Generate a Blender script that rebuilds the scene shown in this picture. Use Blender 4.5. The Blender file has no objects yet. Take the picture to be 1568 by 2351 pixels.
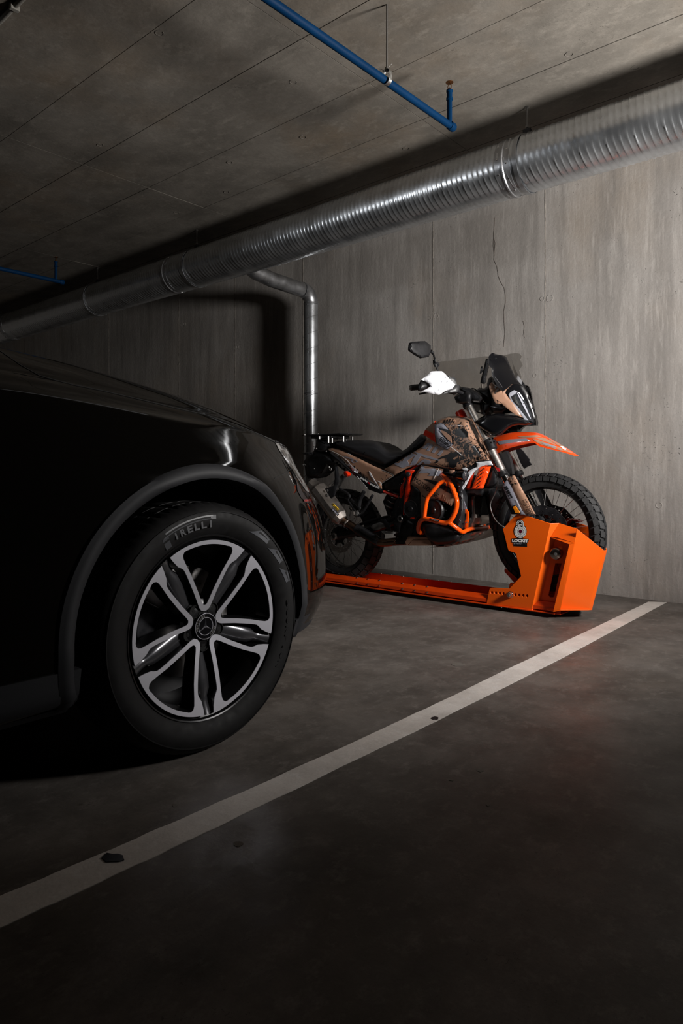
import bpy, bmesh, math, random
import numpy as np
from mathutils import Vector, Matrix
from mathutils.geometry import delaunay_2d_cdt
from mathutils.bvhtree import BVHTree
random.seed(7)
SC = bpy.context.scene
COL = SC.collection
# ------------------------------------------------------------------ camera
F, CX, CY, CAMH = 1585.0, 784.0, 1086.0, 0.81      # image taken as 1568 x 2351
HEAD = math.radians(41.0)                          # camera looks 41 degrees left of +Y
cS, cC = math.sin(HEAD), math.cos(HEAD)
cam_d = bpy.data.cameras.new('camera')
cam_d.sensor_fit = 'VERTICAL'
cam_d.sensor_height = 24.0
cam_d.lens = 24.0 * F / 2351.0
cam_d.shift_y = -(2351 / 2 - CY) / 2351.0
cam_d.clip_start = 0.05
cam = bpy.data.objects.new('camera', cam_d)
COL.objects.link(cam)
cam.location = (0, 0, CAMH)
cam.rotation_euler = (math.pi / 2, 0, HEAD)
SC.camera = cam
# ------------------------------------------------------------------ world, view, lights
world = bpy.data.worlds.new('world')
SC.world = world
world.use_nodes = True
world.node_tree.nodes['Background'].inputs[0].default_value = (0.75, 0.85, 1.0, 1)
world.node_tree.nodes['Background'].inputs[1].default_value = 0.0012
SC.view_settings.view_transform = 'Standard'
SC.view_settings.look = 'None'
SC.view_settings.gamma = 1
SC.view_settings.exposure = 0.0
SC.view_settings.use_curve_mapping = False
SC.cycles.caustics_reflective = False
SC.cycles.caustics_refractive = False


def spot(name, loc, aim, watts, radius, size, blend, color):
    d = bpy.data.lights.new(name, 'SPOT')
    d.energy = watts
    d.shadow_soft_size = radius
    d.spot_size = math.radians(size)
    d.spot_blend = blend
    d.color = color
    o = bpy.data.objects.new(name, d)
    COL.objects.link(o)
    o.location = loc
    o.rotation_euler = (Vector(aim) - Vector(loc)).to_track_quat('-Z', 'Y').to_euler()
    return o


spot('key_lamp', (0.75, 3.00, 1.60), (-1.74, 3.22, 1.97), 720, 0.25, 131, 1.0, (1.0, 0.965, 0.93))
spot('aisle_lamp', (-4.42, -0.16, 2.50), (-2.19, 4.72, 1.95), 60, 0.13, 46, 1.0, (0.95, 0.97, 1.0))
spot('wheel_fill', (0.95, 3.10, 1.60), (-1.6, 1.42, 0.45), 19, 0.08, 30, 1.0, (0.97, 0.98, 1.0))  # added fill that brightens the car wheel, no such lamp stands there

# ------------------------------------------------------------------ materials
MATS = {}


def spec(m, v):
    m.node_tree.nodes['Principled BSDF'].inputs['Specular IOR Level'].default_value = v


def mat(name, col, rough=0.5, metal=0.0, coat=0.0, spec=0.5, noise=None, bump=None, alpha=None, aniso=0.0, emit=None):
    if name in MATS:
        return MATS[name]
    m = bpy.data.materials.new(name)
    m.use_nodes = True
    nt = m.node_tree
    b = nt.nodes['Principled BSDF']
    b.inputs['Base Color'].default_value = (*col, 1)
    b.inputs['Roughness'].default_value = rough
    b.inputs['Metallic'].default_value = metal
    b.inputs['Coat Weight'].default_value = coat
    b.inputs['Coat Roughness'].default_value = 0.04
    b.inputs['Specular IOR Level'].default_value = spec
    b.inputs['Anisotropic'].default_value = aniso
    if alpha is not None:
        b.inputs['Transmission Weight'].default_value = alpha
        b.inputs['IOR'].default_value = 1.45
    if emit:
        b.inputs['Emission Color'].default_value = (*col, 1)
        b.inputs['Emission Strength'].default_value = emit
    g = nt.nodes.new('ShaderNodeNewGeometry')
    if noise:
        sc_, lo, hi = noise           # scale, dark factor, rough variation
        n = nt.nodes.new('ShaderNodeTexNoise')
        n.inputs['Scale'].default_value = sc_
        n.inputs['Detail'].default_value = 6
        nt.links.new(g.outputs['Position'], n.inputs['Vector'])
        r = nt.nodes.new('ShaderNodeMapRange')
        r.inputs[1].default_value, r.inputs[2].default_value = 0.3, 0.7
        r.inputs[3].default_value, r.inputs[4].default_value = lo, 1.0
        nt.links.new(n.outputs[0], r.inputs[0])
        mx = nt.nodes.new('ShaderNodeMix')
        mx.data_type = 'RGBA'
        mx.blend_type = 'MULTIPLY'
        mx.inputs[0].default_value = 1
        mx.inputs[6].default_value = (*col, 1)
        nt.links.new(r.outputs[0], mx.inputs[7])
        nt.links.new(mx.outputs[2], b.inputs['Base Color'])
        if hi:
            r2 = nt.nodes.new('ShaderNodeMapRange')
            r2.inputs[1].default_value, r2.inputs[2].default_value = 0.3, 0.7
            r2.inputs[3].default_value, r2.inputs[4].default_value = max(0.02, rough - hi), rough + hi
            nt.links.new(n.outputs[0], r2.inputs[0])
            nt.links.new(r2.outputs[0], b.inputs['Roughness'])
    if bump:
        sc_, st = bump
        n = nt.nodes.new('ShaderNodeTexNoise')
        n.inputs['Scale'].default_value = sc_
        n.inputs['Detail'].default_value = 4
        nt.links.new(g.outputs['Position'], n.inputs['Vector'])
        bp = nt.nodes.new('ShaderNodeBump')
        bp.inputs['Strength'].default_value = st
        bp.inputs['Distance'].default_value = 0.002
        nt.links.new(n.outputs[0], bp.inputs['Height'])
        nt.links.new(bp.outputs[0], b.inputs['Normal'])
    MATS[name] = m
    return m


def concrete(name, c1, c2, stain, streak, rough, pore=0.5, pscale=28.0, tint=(0.30, 0.22, 0.14), bumpk=0.25, patch=1.0, sk=0.5):
    """cast concrete: blotches, formwork streaks, rust-brown tint, air pores."""
    m = bpy.data.materials.new(name)
    m.use_nodes = True
    nt = m.node_tree
    N, L = nt.nodes, nt.links
    b = N['Principled BSDF']
    g = N.new('ShaderNodeNewGeometry')

    def noise(scale, detail=6, mp=None, rough_=0.6):
        n = N.new('ShaderNodeTexNoise')
        n.inputs['Scale'].default_value = scale
        n.inputs['Detail'].default_value = detail
        n.inputs['Roughness'].default_value = rough_
        if mp:
            q = N.new('ShaderNodeMapping')
            q.inputs['Scale'].default_value = mp
            L.new(g.outputs['Position'], q.inputs['Vector'])
            L.new(q.outputs[0], n.inputs['Vector'])
        else:
            L.new(g.outputs['Position'], n.inputs['Vector'])
        return n

    def rng(src, a, b_, c, d):
        r = N.new('ShaderNodeMapRange')
        r.inputs[1].default_value, r.inputs[2].default_value = a, b_
        r.inputs[3].default_value, r.inputs[4].default_value = c, d
        L.new(src, r.inputs[0])
        return r.outputs[0]

    def mix(fac, a, c, bt='MIX'):
        x = N.new('ShaderNodeMix')
        x.data_type = 'RGBA'
        x.blend_type = bt
        for i, v in ((0, fac), (6, a), (7, c)):
            if hasattr(v, 'is_linked'):
                L.new(v, x.inputs[i])
            else:
                x.inputs[i].default_value = v if i == 0 else (*v, 1)
        return x.outputs[2]
    base = mix(rng(noise(1.3 * patch).outputs[0], 0.35, 0.65, 0, 1), c1, c2)
    base = mix(rng(noise(0.9, 5, (1.3, 1, 1)).outputs[0], 0.5, 0.75, 0, stain), base, tint)
    base = mix(rng(noise(1.0, 7, streak, 0.7).outputs[0], 0.42, 0.66, 0, sk), base, tuple(x * 0.62 for x in c1))
    base = mix(rng(noise(1.6, 8, tuple(s * 2.7 for s in streak), 0.75).outputs[0], 0.52, 0.72, 0, sk * .75), base, tuple(min(1, x * 1.45) for x in c2))
    base = mix(rng(noise(160, 3).outputs[0], 0.3, 0.7, 0, 0.22), base, tuple(x * 0.6 for x in c1))
    v = N.new('ShaderNodeTexVoronoi')
    v.inputs['Scale'].default_value = pscale
    wn = noise(pscale * 2.0, 3)
    q = N.new('ShaderNodeMix')
    q.data_type = 'RGBA'
    q.inputs[0].default_value = 0.12
    L.new(g.outputs['Position'], q.inputs[6])
    L.new(wn.outputs[1], q.inputs[7])
    L.new(q.outputs[2], v.inputs['Vector'])
    dens = rng(noise(2.6, 4).outputs[0], 0.36, 0.66, 0.0, 0.15)
    lt = N.new('ShaderNodeMath')
    lt.operation = 'LESS_THAN'
    L.new(v.outputs['Distance'], lt.inputs[0])
    L.new(dens, lt.inputs[1])
    pr = N.new('ShaderNodeMath')
    pr.operation = 'MULTIPLY'
    L.new(lt.outputs[0], pr.inputs[0])
    pr.inputs[1].default_value = pore
    base = mix(pr.outputs[0], base, tuple(x * 0.22 for x in c1))
    L.new(base, b.inputs['Base Color'])
    L.new(rng(noise(2.4, 6).outputs[0], 0.35, 0.65, rough - 0.12, rough + 0.1), b.inputs['Roughness'])
    h = N.new('ShaderNodeMath')
    h.operation = 'SUBTRACT'
    L.new(noise(42, 7).outputs[0], h.inputs[0])
    L.new(pr.outputs[0], h.inputs[1])
    bp = N.new('ShaderNodeBump')
    bp.inputs['Strength'].default_value = bumpk
    bp.inputs['Distance'].default_value = 0.004
    L.new(h.outputs[0], bp.inputs['Height'])
    L.new(bp.outputs[0], b.inputs['Normal'])
    MATS[name] = m
    return m


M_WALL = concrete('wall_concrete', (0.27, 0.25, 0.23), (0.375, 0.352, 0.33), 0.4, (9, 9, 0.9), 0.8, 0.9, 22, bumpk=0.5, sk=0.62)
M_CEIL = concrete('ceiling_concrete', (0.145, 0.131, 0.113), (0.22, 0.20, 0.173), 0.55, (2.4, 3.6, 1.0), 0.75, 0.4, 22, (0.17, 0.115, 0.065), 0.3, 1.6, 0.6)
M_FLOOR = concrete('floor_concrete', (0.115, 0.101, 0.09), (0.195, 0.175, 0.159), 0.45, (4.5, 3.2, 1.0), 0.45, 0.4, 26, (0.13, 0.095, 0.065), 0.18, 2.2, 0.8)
spec(M_FLOOR, 0.12)
spec(M_WALL, 0.25)
spec(M_CEIL, 0.15)
M_PATCH = concrete('patch_concrete', (0.155, 0.142, 0.126), (0.195, 0.178, 0.16), 0.3, (3, 3, 1.2), 0.8, 0.3, 30, bumpk=0.2)
M_LINE = concrete('line_paint', (0.70, 0.64, 0.59), (0.86, 0.81, 0.77), 0.25, (5, 5, 1), 0.55, 0.9, 60, (0.5, 0.42, 0.34), 0.3)
M_CRACKW = mat('wall_crack', (0.15, 0.13, 0.115), 0.9)
M_CRACK = mat('dark_mark', (0.13, 0.115, 0.1), 0.9)  # dark tone of the ceiling ring marks and floor specks
M_JOINT = mat('joint_fin', (0.33, 0.295, 0.26), 0.85, noise=(30, 0.4, 0))
M_GALV = mat('galvanised_steel', (0.66, 0.685, 0.71), 0.30, 0.92, noise=(9, 0.8, 0.07))
M_GALV2 = mat('galvanised_steel_dull', (0.50, 0.51, 0.53), 0.33, 0.93, noise=(14, 0.7, 0.08))
M_ROD = mat('threaded_rod_steel', (0.20, 0.19, 0.18), 0.5, 0.9)
M_ZINC = mat('zinc_clamp', (0.62, 0.62, 0.6), 0.35, 1.0, noise=(60, 0.6, 0.1))
M_BLUE = mat('blue_pipe_paint', (0.0, 0.022, 0.070), 0.55, 0, 0.0, spec=0.08, noise=(6, 0.7, 0.05))
M_BRASS = mat('brown_brass', (0.20, 0.085, 0.03), 0.4, 0.9)
M_BLACK = mat('black_plastic', (0.012, 0.012, 0.014), 0.45, noise=(20, 0.6, 0.08))
M_BLACKG = mat('gloss_black_plastic', (0.005, 0.005, 0.006), 0.17, 0, 0.3)
M_BLACKM = mat('matt_black_metal', (0.014, 0.014, 0.016), 0.42, 0.2, noise=(25, 0.5, 0.1))
M_DARKM = mat('dark_engine_metal', (0.028, 0.028, 0.033), 0.48, 0.6, noise=(22, 0.4, 0.15), bump=(60, 0.3))
M_RUB = mat('rubber', (0.015, 0.015, 0.016), 0.7, noise=(35, 0.6, 0.08), bump=(120, 0.25))
M_SEAT = mat('seat_vinyl', (0.012, 0.012, 0.014), 0.55, bump=(300, 0.25))
M_ORANGE = mat('orange_powder_coat', (0.93, 0.122, 0.001), 0.42, 0, 0.08, noise=(3, 0.9, 0.03))
M_RAIL = mat('orange_rail_coat', (0.80, 0.065, 0.002), 0.4, 0, 0.1, noise=(8, 0.75, 0.05))
M_ORANGEP = mat('orange_plastic', (0.92, 0.075, 0.008), 0.28, 0, 0.4)
M_TUBE = mat('orange_crash_bar_paint', (0.95, 0.10, 0.004), 0.18, 0, 0.8)
M_REDO = mat('red_orange_frame', (0.72, 0.028, 0.004), 0.3, 0, 0.4)
M_WHITE = mat('white_plastic', (0.70, 0.71, 0.75), 0.3, 0, 0.2, noise=(14, 0.93, 0))
M_GREY = mat('pale_grey_vinyl', (0.27, 0.27, 0.32), 0.28, 0, 0.3)
M_TAN = mat('tan_vinyl', (0.38, 0.215, 0.142), 0.28, 0, 0.35, noise=(10, 0.88, 0))
M_TAND = mat('tan_vinyl_dull', (0.41, 0.23, 0.155), 0.42, noise=(12, 0.7, 0.1))
M_INK = mat('black_vinyl_print', (0.008, 0.008, 0.009), 0.3)
M_LINEW = mat('white_edge_print', (0.8, 0.8, 0.8), 0.3)
M_SILVER = mat('brushed_fork_metal', (0.74, 0.70, 0.66), 0.34, 1.0)
M_CHROME = mat('chrome', (0.75, 0.74, 0.73), 0.12, 1.0)
M_ALU = mat('cast_aluminium', (0.42, 0.41, 0.40), 0.42, 1.0, noise=(40, 0.7, 0.1))
M_EXH = mat('exhaust_titanium', (0.55, 0.50, 0.46), 0.45, 1.0, noise=(12, 0.6, 0.1))
M_BRONZE = mat('heat_tinted_steel', (0.22, 0.14, 0.095), 0.35, 1.0, noise=(14, 0.5, 0.1))
M_GLASSD = mat('headlight_glass', (0.03, 0.032, 0.036), 0.08, 0, 0.8)
M_LED = mat('frosted_light_strip', (0.45, 0.46, 0.52), 0.3)
M_AMBER = mat('amber_reflector', (0.85, 0.25, 0.01), 0.2, 0, 0.5)
M_RED = mat('red_print', (0.6, 0.01, 0.02), 0.3)
M_YELLOW = mat('yellow_print', (0.85, 0.52, 0.02), 0.35)
M_PAINT = mat('black_car_paint', (0.003, 0.0026, 0.0022), 0.035, 0.0, 0.0, spec=0.32)
M_TRIM = mat('car_trim_plastic', (0.018, 0.0185, 0.021), 0.6, spec=0.3, bump=(500, 0.08))
M_LINER = mat('wheel_arch_liner', (0.004, 0.004, 0.004), 0.9)
M_RIMP = mat('polished_alloy', (0.78, 0.78, 0.85), 0.40, 1.0)
M_RIMD = mat('dark_grey_alloy', (0.075, 0.075, 0.082), 0.28, 0.6, 0.6)
M_RIMB = mat('black_alloy_barrel', (0.012, 0.012, 0.013), 0.3, 0.5)
M_DISC = mat('brake_disc_steel', (0.5, 0.48, 0.47), 0.35, 1.0, noise=(50, 0.8, 0.1))
M_GLASS = mat('car_glass', (0.01, 0.012, 0.014), 0.05, 0, 1.0)
M_LENS = mat('headlamp_lens', (0.36, 0.35, 0.34), 0.15, 0.1, 0.9, noise=(32, 0.22, 0.05))
M_REDREFL = mat('red_reflection_tone', (0.10, 0.004, 0.006), 0.15, 0, 0.8)
M_MIRROR = mat('mirror_glass', (0.7, 0.7, 0.7), 0.02, 1.0)


def splatter_material():
    """tan vinyl printed with a black ink splatter, denser around two blots."""
    m = bpy.data.materials.new('tan_splatter_vinyl')
    m.use_nodes = True
    nt = m.node_tree
    N, L = nt.nodes, nt.links
    b = N['Principled BSDF']
    b.inputs['Roughness'].default_value = 0.3
    b.inputs['Coat Weight'].default_value = 0.3
    g = N.new('ShaderNodeNewGeometry')
    n = N.new('ShaderNodeTexNoise')
    n.inputs['Scale'].default_value = 62
    n.inputs['Detail'].default_value = 5
    n.inputs['Roughness'].default_value = 0.7
    L.new(g.outputs['Position'], n.inputs['Vector'])
    prev = None
    for c, r in SPLATS:
        d = N.new('ShaderNodeVectorMath')
        d.operation = 'DISTANCE'
        d.inputs[1].default_value = c
        L.new(g.outputs['Position'], d.inputs[0])
        q = N.new('ShaderNodeMapRange')
        q.inputs[1].default_value, q.inputs[2].default_value = r * 0.25, r * 1.35
        q.inputs[3].default_value, q.inputs[4].default_value = 0.20, 0.0
        L.new(d.outputs['Value'], q.inputs[0])
        if prev is None:
            prev = q.outputs[0]
        else:
            mx = N.new('ShaderNodeMath')
            mx.operation = 'MAXIMUM'
            L.new(prev, mx.inputs[0])
            L.new(q.outputs[0], mx.inputs[1])
            prev = mx.outputs[0]
    a = N.new('ShaderNodeMath')
    a.operation = 'ADD'
    L.new(n.outputs[0], a.inputs[0])
    L.new(prev, a.inputs[1])
    t = N.new('ShaderNodeMath')
    t.operation = 'GREATER_THAN'
    t.inputs[1].default_value = 0.66
    L.new(a.outputs[0], t.inputs[0])
    x = N.new('ShaderNodeMix')
    x.data_type = 'RGBA'
    x.inputs[6].default_value = (0.38, 0.215, 0.142, 1)
    x.inputs[7].default_value = (0.008, 0.008, 0.009, 1)
    L.new(t.outputs[0], x.inputs[0])
    L.new(x.outputs[2], b.inputs['Base Color'])
    return m


# ------------------------------------------------------------------ pixel -> world
def ray(px, py):
    u, v = (px - CX) / F, (CY - py) / F
    return Vector((-cS + u * cC, cC + u * cS, v))


def onY(px, py, Y):
    d = ray(px, py)
    return Vector((0, 0, CAMH)) + d * (Y / d.y)


def onX(px, py, X):
    d = ray(px, py)
    return Vector((0, 0, CAMH)) + d * (X / d.x)


def onZ(px, py, z):
    d = ray(px, py)
    return Vector((0, 0, CAMH)) + d * ((z - CAMH) / d.z)


def onPlane(px, py, p, n):
    d, o, n, p = ray(px, py), Vector((0, 0, CAMH)), Vector(n), Vector(p)
    return o + d * ((p - o).dot(n) / d.dot(n))


# ------------------------------------------------------------------ object helpers
ROOTLOC = {}


def thing(name, label, cat, loc=(0, 0, 0), group=None, kind=None):
    o = bpy.data.objects.new(name, None)
    o.empty_display_size = 0.05
    COL.objects.link(o)
    o.location = loc
    o['label'] = label
    o['category'] = cat
    if group:
        o['group'] = group
    if kind:
        o['kind'] = kind
    ROOTLOC[o.name] = Vector(loc)
    return o


def obj(name, verts, faces, m, parent=None, smooth=True, ang=35, loc=None, label=None):
    if parent is not None:
        org = ROOTLOC[parent.name]
    else:
        org = Vector(loc) if loc is not None else Vector((0, 0, 0))
    me = bpy.data.meshes.new(name)
    me.from_pydata([tuple(Vector(v) - org) for v in verts], [], [tuple(f) for f in faces])
    bm = bmesh.new()
    bm.from_mesh(me)
    bmesh.ops.recalc_face_normals(bm, faces=bm.faces)
    bm.to_mesh(me)
    bm.free()
    if smooth:
        me.polygons.foreach_set('use_smooth', [True] * len(me.polygons))
        me.set_sharp_from_angle(angle=math.radians(ang))
    me.materials.append(m)
    o = bpy.data.objects.new(name, me)
    COL.objects.link(o)
    if parent is not None:
        o.parent = parent
    else:
        o.location = org
    ROOTLOC[o.name] = org
    if label:
        o['label'] = label
    return o


def struct(o):
    o['kind'] = 'structure'
    return o


def box_vf(c, h, ax=None):
    """box centre c, half sizes h, optional 3 axes"""
    c = Vector(c)
    ax = ax or (Vector((1, 0, 0)), Vector((0, 1, 0)), Vector((0, 0, 1)))
    v = [c + ax[0] * h[0] * i + ax[1] * h[1] * j + ax[2] * h[2] * k for i in (-1, 1) for j in (-1, 1) for k in (-1, 1)]
    f = [(0, 1, 3, 2), (4, 6, 7, 5), (0, 4, 5, 1), (2, 3, 7, 6), (0, 2, 6, 4), (1, 5, 7, 3)]
    return v, f


def join_vf(lst):
    V, Fc = [], []
    for v, f in lst:
        n = len(V)
        V += list(v)
        Fc += [tuple(i + n for i in q) for q in f]
    return V, Fc


def bevel(o, w=0.003, seg=2):
    md = o.modifiers.new('bevel', 'BEVEL')
    md.width = w
    md.segments = seg
    md.limit_method = 'ANGLE'
    md.angle_limit = math.radians(40)
    return o


def catmull(pts, n=6, closed=False):
    P = [Vector(p) for p in pts]
    out = []
    m = len(P)
    rng_ = range(m if closed else m - 1)
    for i in rng_:
        p0 = P[(i - 1) % m] if (closed or i > 0) else P[0] * 2 - P[1]
        p1, p2 = P[i], P[(i + 1) % m]
        p3 = P[(i + 2) % m] if (closed or i < m - 2) else P[-1] * 2 - P[-2]
        for k in range(n):
            t = k / n
            out.append(0.5 * ((2 * p1) + (p2 - p0) * t + (2 * p0 - 5 * p1 + 4 * p2 - p3) * t * t + (3 * p1 - p0 - 3 * p2 + p3) * t ** 3))
    if not closed:
        out.append(P[-1])
    return out


def tube_vf(pts, r, seg=12, closed=False, cap=True):
    P = [Vector(p) for p in pts]
    m = len(P)
    R = r if hasattr(r, '__len__') else [r] * m
    V, Fc = [], []
    up = None
    for i in range(m):
        if closed:
            t = (P[(i + 1) % m] - P[i - 1]).normalized()
        else:
            t = (P[min(i + 1, m - 1)] - P[max(i - 1, 0)]).normalized()
        if up is None:
            up = Vector((0, 0, 1)) if abs(t.z) < 0.9 else Vector((1, 0, 0))
        up = (up - t * up.dot(t)).normalized()
        w = t.cross(up)
        for k in range(seg):
            a = 2 * math.pi * k / seg
            V.append(P[i] + (up * math.cos(a) + w * math.sin(a)) * R[i])
    for i in range(m if closed else m - 1):
        j = (i + 1) % m
        for k in range(seg):
            q = (k + 1) % seg
            Fc.append((i * seg + k, i * seg + q, j * seg + q, j * seg + k))
    if cap and not closed:
        Fc.append(tuple(range(seg)))
        Fc.append(tuple(range((m - 1) * seg, m * seg)))
    return V, Fc


def tube(name, pts, r, m, parent, seg=12, smooth_n=0, closed=False, label=None):
    if smooth_n:
        pts = catmull(pts, smooth_n, closed)
        if hasattr(r, '__len__'):
            k = len(pts)
            r = list(np.interp(np.linspace(0, 1, k), np.linspace(0, 1, len(r)), r))
    v, f = tube_vf(pts, r, seg, closed)
    return obj(name, v, f, m, parent, label=label)


def lathe_vf(prof, c, axis, seg=48, closed_prof=False, phase=0.0, open0=False):
    """prof: list of (radius, distance along axis)"""
    c, a = Vector(c), Vector(axis).normalized()
    u = Vector((0, 0, 1)) if abs(a.z) < 0.9 else Vector((1, 0, 0))
    u = (u - a * u.dot(a)).normalized()
    w = a.cross(u)
    V, Fc = [], []
    n = len(prof)
    for k in range(seg):
        t = 2 * math.pi * k / seg + phase
        e = u * math.cos(t) + w * math.sin(t)
        for r, d in prof:
            V.append(c + e * r + a * d)
    for k in range(seg):
        q = (k + 1) % seg
        for i in range(n if closed_prof else n - 1):
            j = (i + 1) % n
            Fc.append((k * n + i, k * n + j, q * n + j, q * n + i))
    if not closed_prof:
        if prof[0][0] > 1e-5 and not open0:
            Fc.append(tuple(k * n for k in range(seg)))
        if prof[-1][0] > 1e-5:
            Fc.append(tuple(k * n + n - 1 for k in range(seg)))
    return V, Fc


def lathe(name, prof, c, axis, m, parent=None, seg=48, closed_prof=False, label=None, ang=35, open0=False):
    v, f = lathe_vf(prof, c, axis, seg, closed_prof, open0=open0)
    return obj(name, v, f, m, parent, ang=ang, label=label)


def cyl(name, p0, p1, r, m, parent, seg=16, label=None):
    p0, p1 = Vector(p0), Vector(p1)
    L = (p1 - p0).length
    e = min(r * 0.15, L * 0.2)
    return lathe(name, [(r - e, 0), (r, e), (r, L - e), (r - e, L)], p0, p1 - p0, m, parent, seg, label=label)


# ---- polygons traced on planes, with real thickness
def inside(p, poly):
    x, y = p
    r = False
    n = len(poly)
    for i in range(n):
        x1, y1 = poly[i]
        x2, y2 = poly[i - 1]
        if (y1 > y) != (y2 > y) and x < (x2 - x1) * (y - y1) / (y2 - y1) + x1:
            r = not r
    return r


def dist_poly(p, poly):
    P = np.array(poly, float)
    Q = np.roll(P, -1, 0)
    d = Q - P
    t = np.clip(((np.array(p) - P) * d).sum(1) / np.maximum((d * d).sum(1), 1e-9), 0, 1)
    return float(np.sqrt((((P + d * t[:, None]) - np.array(p)) ** 2).sum(1)).min())


def densify(poly, step):
    out = []
    n = len(poly)
    for i in range(n):
        a, b = poly[i], poly[(i + 1) % n]
        L = math.hypot(b[0] - a[0], b[1] - a[1])
        k = max(1, int(L / step))
        for j in range(k):
            t = j / k
            out.append(tuple(a[q] + (b[q] - a[q]) * t for q in range(len(a))))
    return out


def round_poly(poly, n=4):
    """smooth closed polygon in 2/3 tuple form"""
    P = [Vector((*q[:2], q[2] if len(q) > 2 else 0)) for q in poly]
    return [tuple(v) for v in catmull(P, n, True)]


def tri2d(poly, holes=(), step=None):
    """returns verts2d, tris, list of boundary loops (index lists)"""
    pts = [tuple(q[:2]) for q in poly]
    loops = [list(range(len(pts)))]
    edges = [(i, (i + 1) % len(pts)) for i in range(len(pts))]
    for h in holes:
        s = len(pts)
        pts += [tuple(q[:2]) for q in h]
        k = len(h)
        loops.append(list(range(s, s + k)))
        edges += [(s + i, s + (i + 1) % k) for i in range(k)]
    outer = [tuple(q[:2]) for q in poly]
    nb = len(pts)
    if step:
        xs = [p[0] for p in outer]
        ys = [p[1] for p in outer]
        y = min(ys) + step * 0.5
        row = 0
        while y < max(ys):
            x = min(xs) + step * (0.5 if row % 2 else 0.1)
            while x < max(xs):
                if inside((x, y), outer) and dist_poly((x, y), outer) > step * 0.35 and not any(inside((x, y), h) or dist_poly((x, y), [q[:2] for q in h]) < step * 0.3 for h in holes):
                    pts.append((x, y))
                x += step
            y += step * 0.87
            row += 1
    r = delaunay_2d_cdt([Vector(p) for p in pts], edges, [], 0, 1e-6)
    vs, fs, orig = r[0], r[2], r[3]
    mp = {}
    for i, o in enumerate(orig):
        for q in o:
            mp[q] = i
    tris = []
    for f in fs:
        cx = sum(vs[i][0] for i in f) / len(f)
        cy = sum(vs[i][1] for i in f) / len(f)
        if inside((cx, cy), outer) and not any(inside((cx, cy), [q[:2] for q in h]) for h in holes):
            tris.append(tuple(f))
    lp = [[mp[i] for i in l] for l in loops]
    return [tuple(v) for v in vs], tris, lp


def cv(c, pts):
    """crop coordinates -> picture coordinates; c = (x0, y0, scale)"""
    return [(c[0] + p[0] / c[2], c[1] + p[1] / c[2], *p[2:]) for p in pts]


YB = 3.80


def B(px, py, dy=0.0):
    return onY(px, py, YB + dy)


def mir(v):
    return Vector((v[0], 2 * YB - v[1], v[2]))


def plate_vf(poly, dy=0.0, thick=0.004, bulge=0.0, w=8.0, step=None, holes=(), place=None, tdir=(0, 1, 0), mirror=False):
    """poly in px (optionally with own dy as third value). front surface at the traced depth, thickness away."""
    place = place or B
    P3 = [(q[0], q[1], q[2] if len(q) > 2 else dy) for q in poly]
    if step:
        P3 = densify(P3, step * 1.5)
    vs, tris, loops = tri2d(P3, holes, step)
    A = np.array(P3, float)
    outer = [(q[0], q[1]) for q in P3]
    var = A[:, 2].max() - A[:, 2].min() > 1e-6
    front = []
    if var:            # smooth surface through the traced depths
        mx, my = A[:, 0].mean(), A[:, 1].mean()
        sc_ = max(np.ptp(A[:, 0]), np.ptp(A[:, 1])) / 2
        def basis(x, y):
            u, w_ = (x - mx) / sc_, (y - my) / sc_
            return np.array([1 + 0 * u, u, w_, u * u, u * w_, w_ * w_]).T
        Mx = basis(A[:, 0], A[:, 1])
        reg = np.diag([0, 1e-3, 1e-3, .15, .15, .15]) * len(A) * .3
        cf = np.linalg.solve(Mx.T @ Mx + reg, Mx.T @ A[:, 2])
    for (x, y) in vs:
        if var:
            z = float(basis(np.array([x]), np.array([y]))[0] @ cf)
        else:
            z = A[0, 2]
        if bulge:
            t = min(1.0, dist_poly((x, y), outer) / w)
            z -= bulge * math.sqrt(max(0, 1 - (1 - t) ** 2))
        front.append(place(x, y, z))
    T = Vector(tdir) * thick
    n = len(front)
    V = front + [v + T for v in front]
    Fc = list(tris) + [tuple(i + n for i in reversed(t)) for t in tris]
    for lp in loops:
        for i in range(len(lp)):
            a, b = lp[i], lp[(i + 1) % len(lp)]
            Fc.append((a, b, b + n, a + n))
    if mirror:
        V = [mir(v) for v in V]
    return V, Fc


def plate(name, poly, m, parent, dy=0.0, thick=0.004, bulge=0.0, w=8.0, step=None, holes=(), place=None, tdir=(0, 1, 0), mirror=False, both=False, label=None, ang=35, bev=0):
    v, f = plate_vf(poly, dy, thick, bulge, w, step, holes, place, tdir, mirror)
    o = obj(name, v, f, m, parent, ang=ang, label=label)
    if bev:
        bevel(o, bev, 2)
    if both:
        obj(name, [mir(q) for q in v], f, m, parent, ang=ang)
    return o


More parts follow.
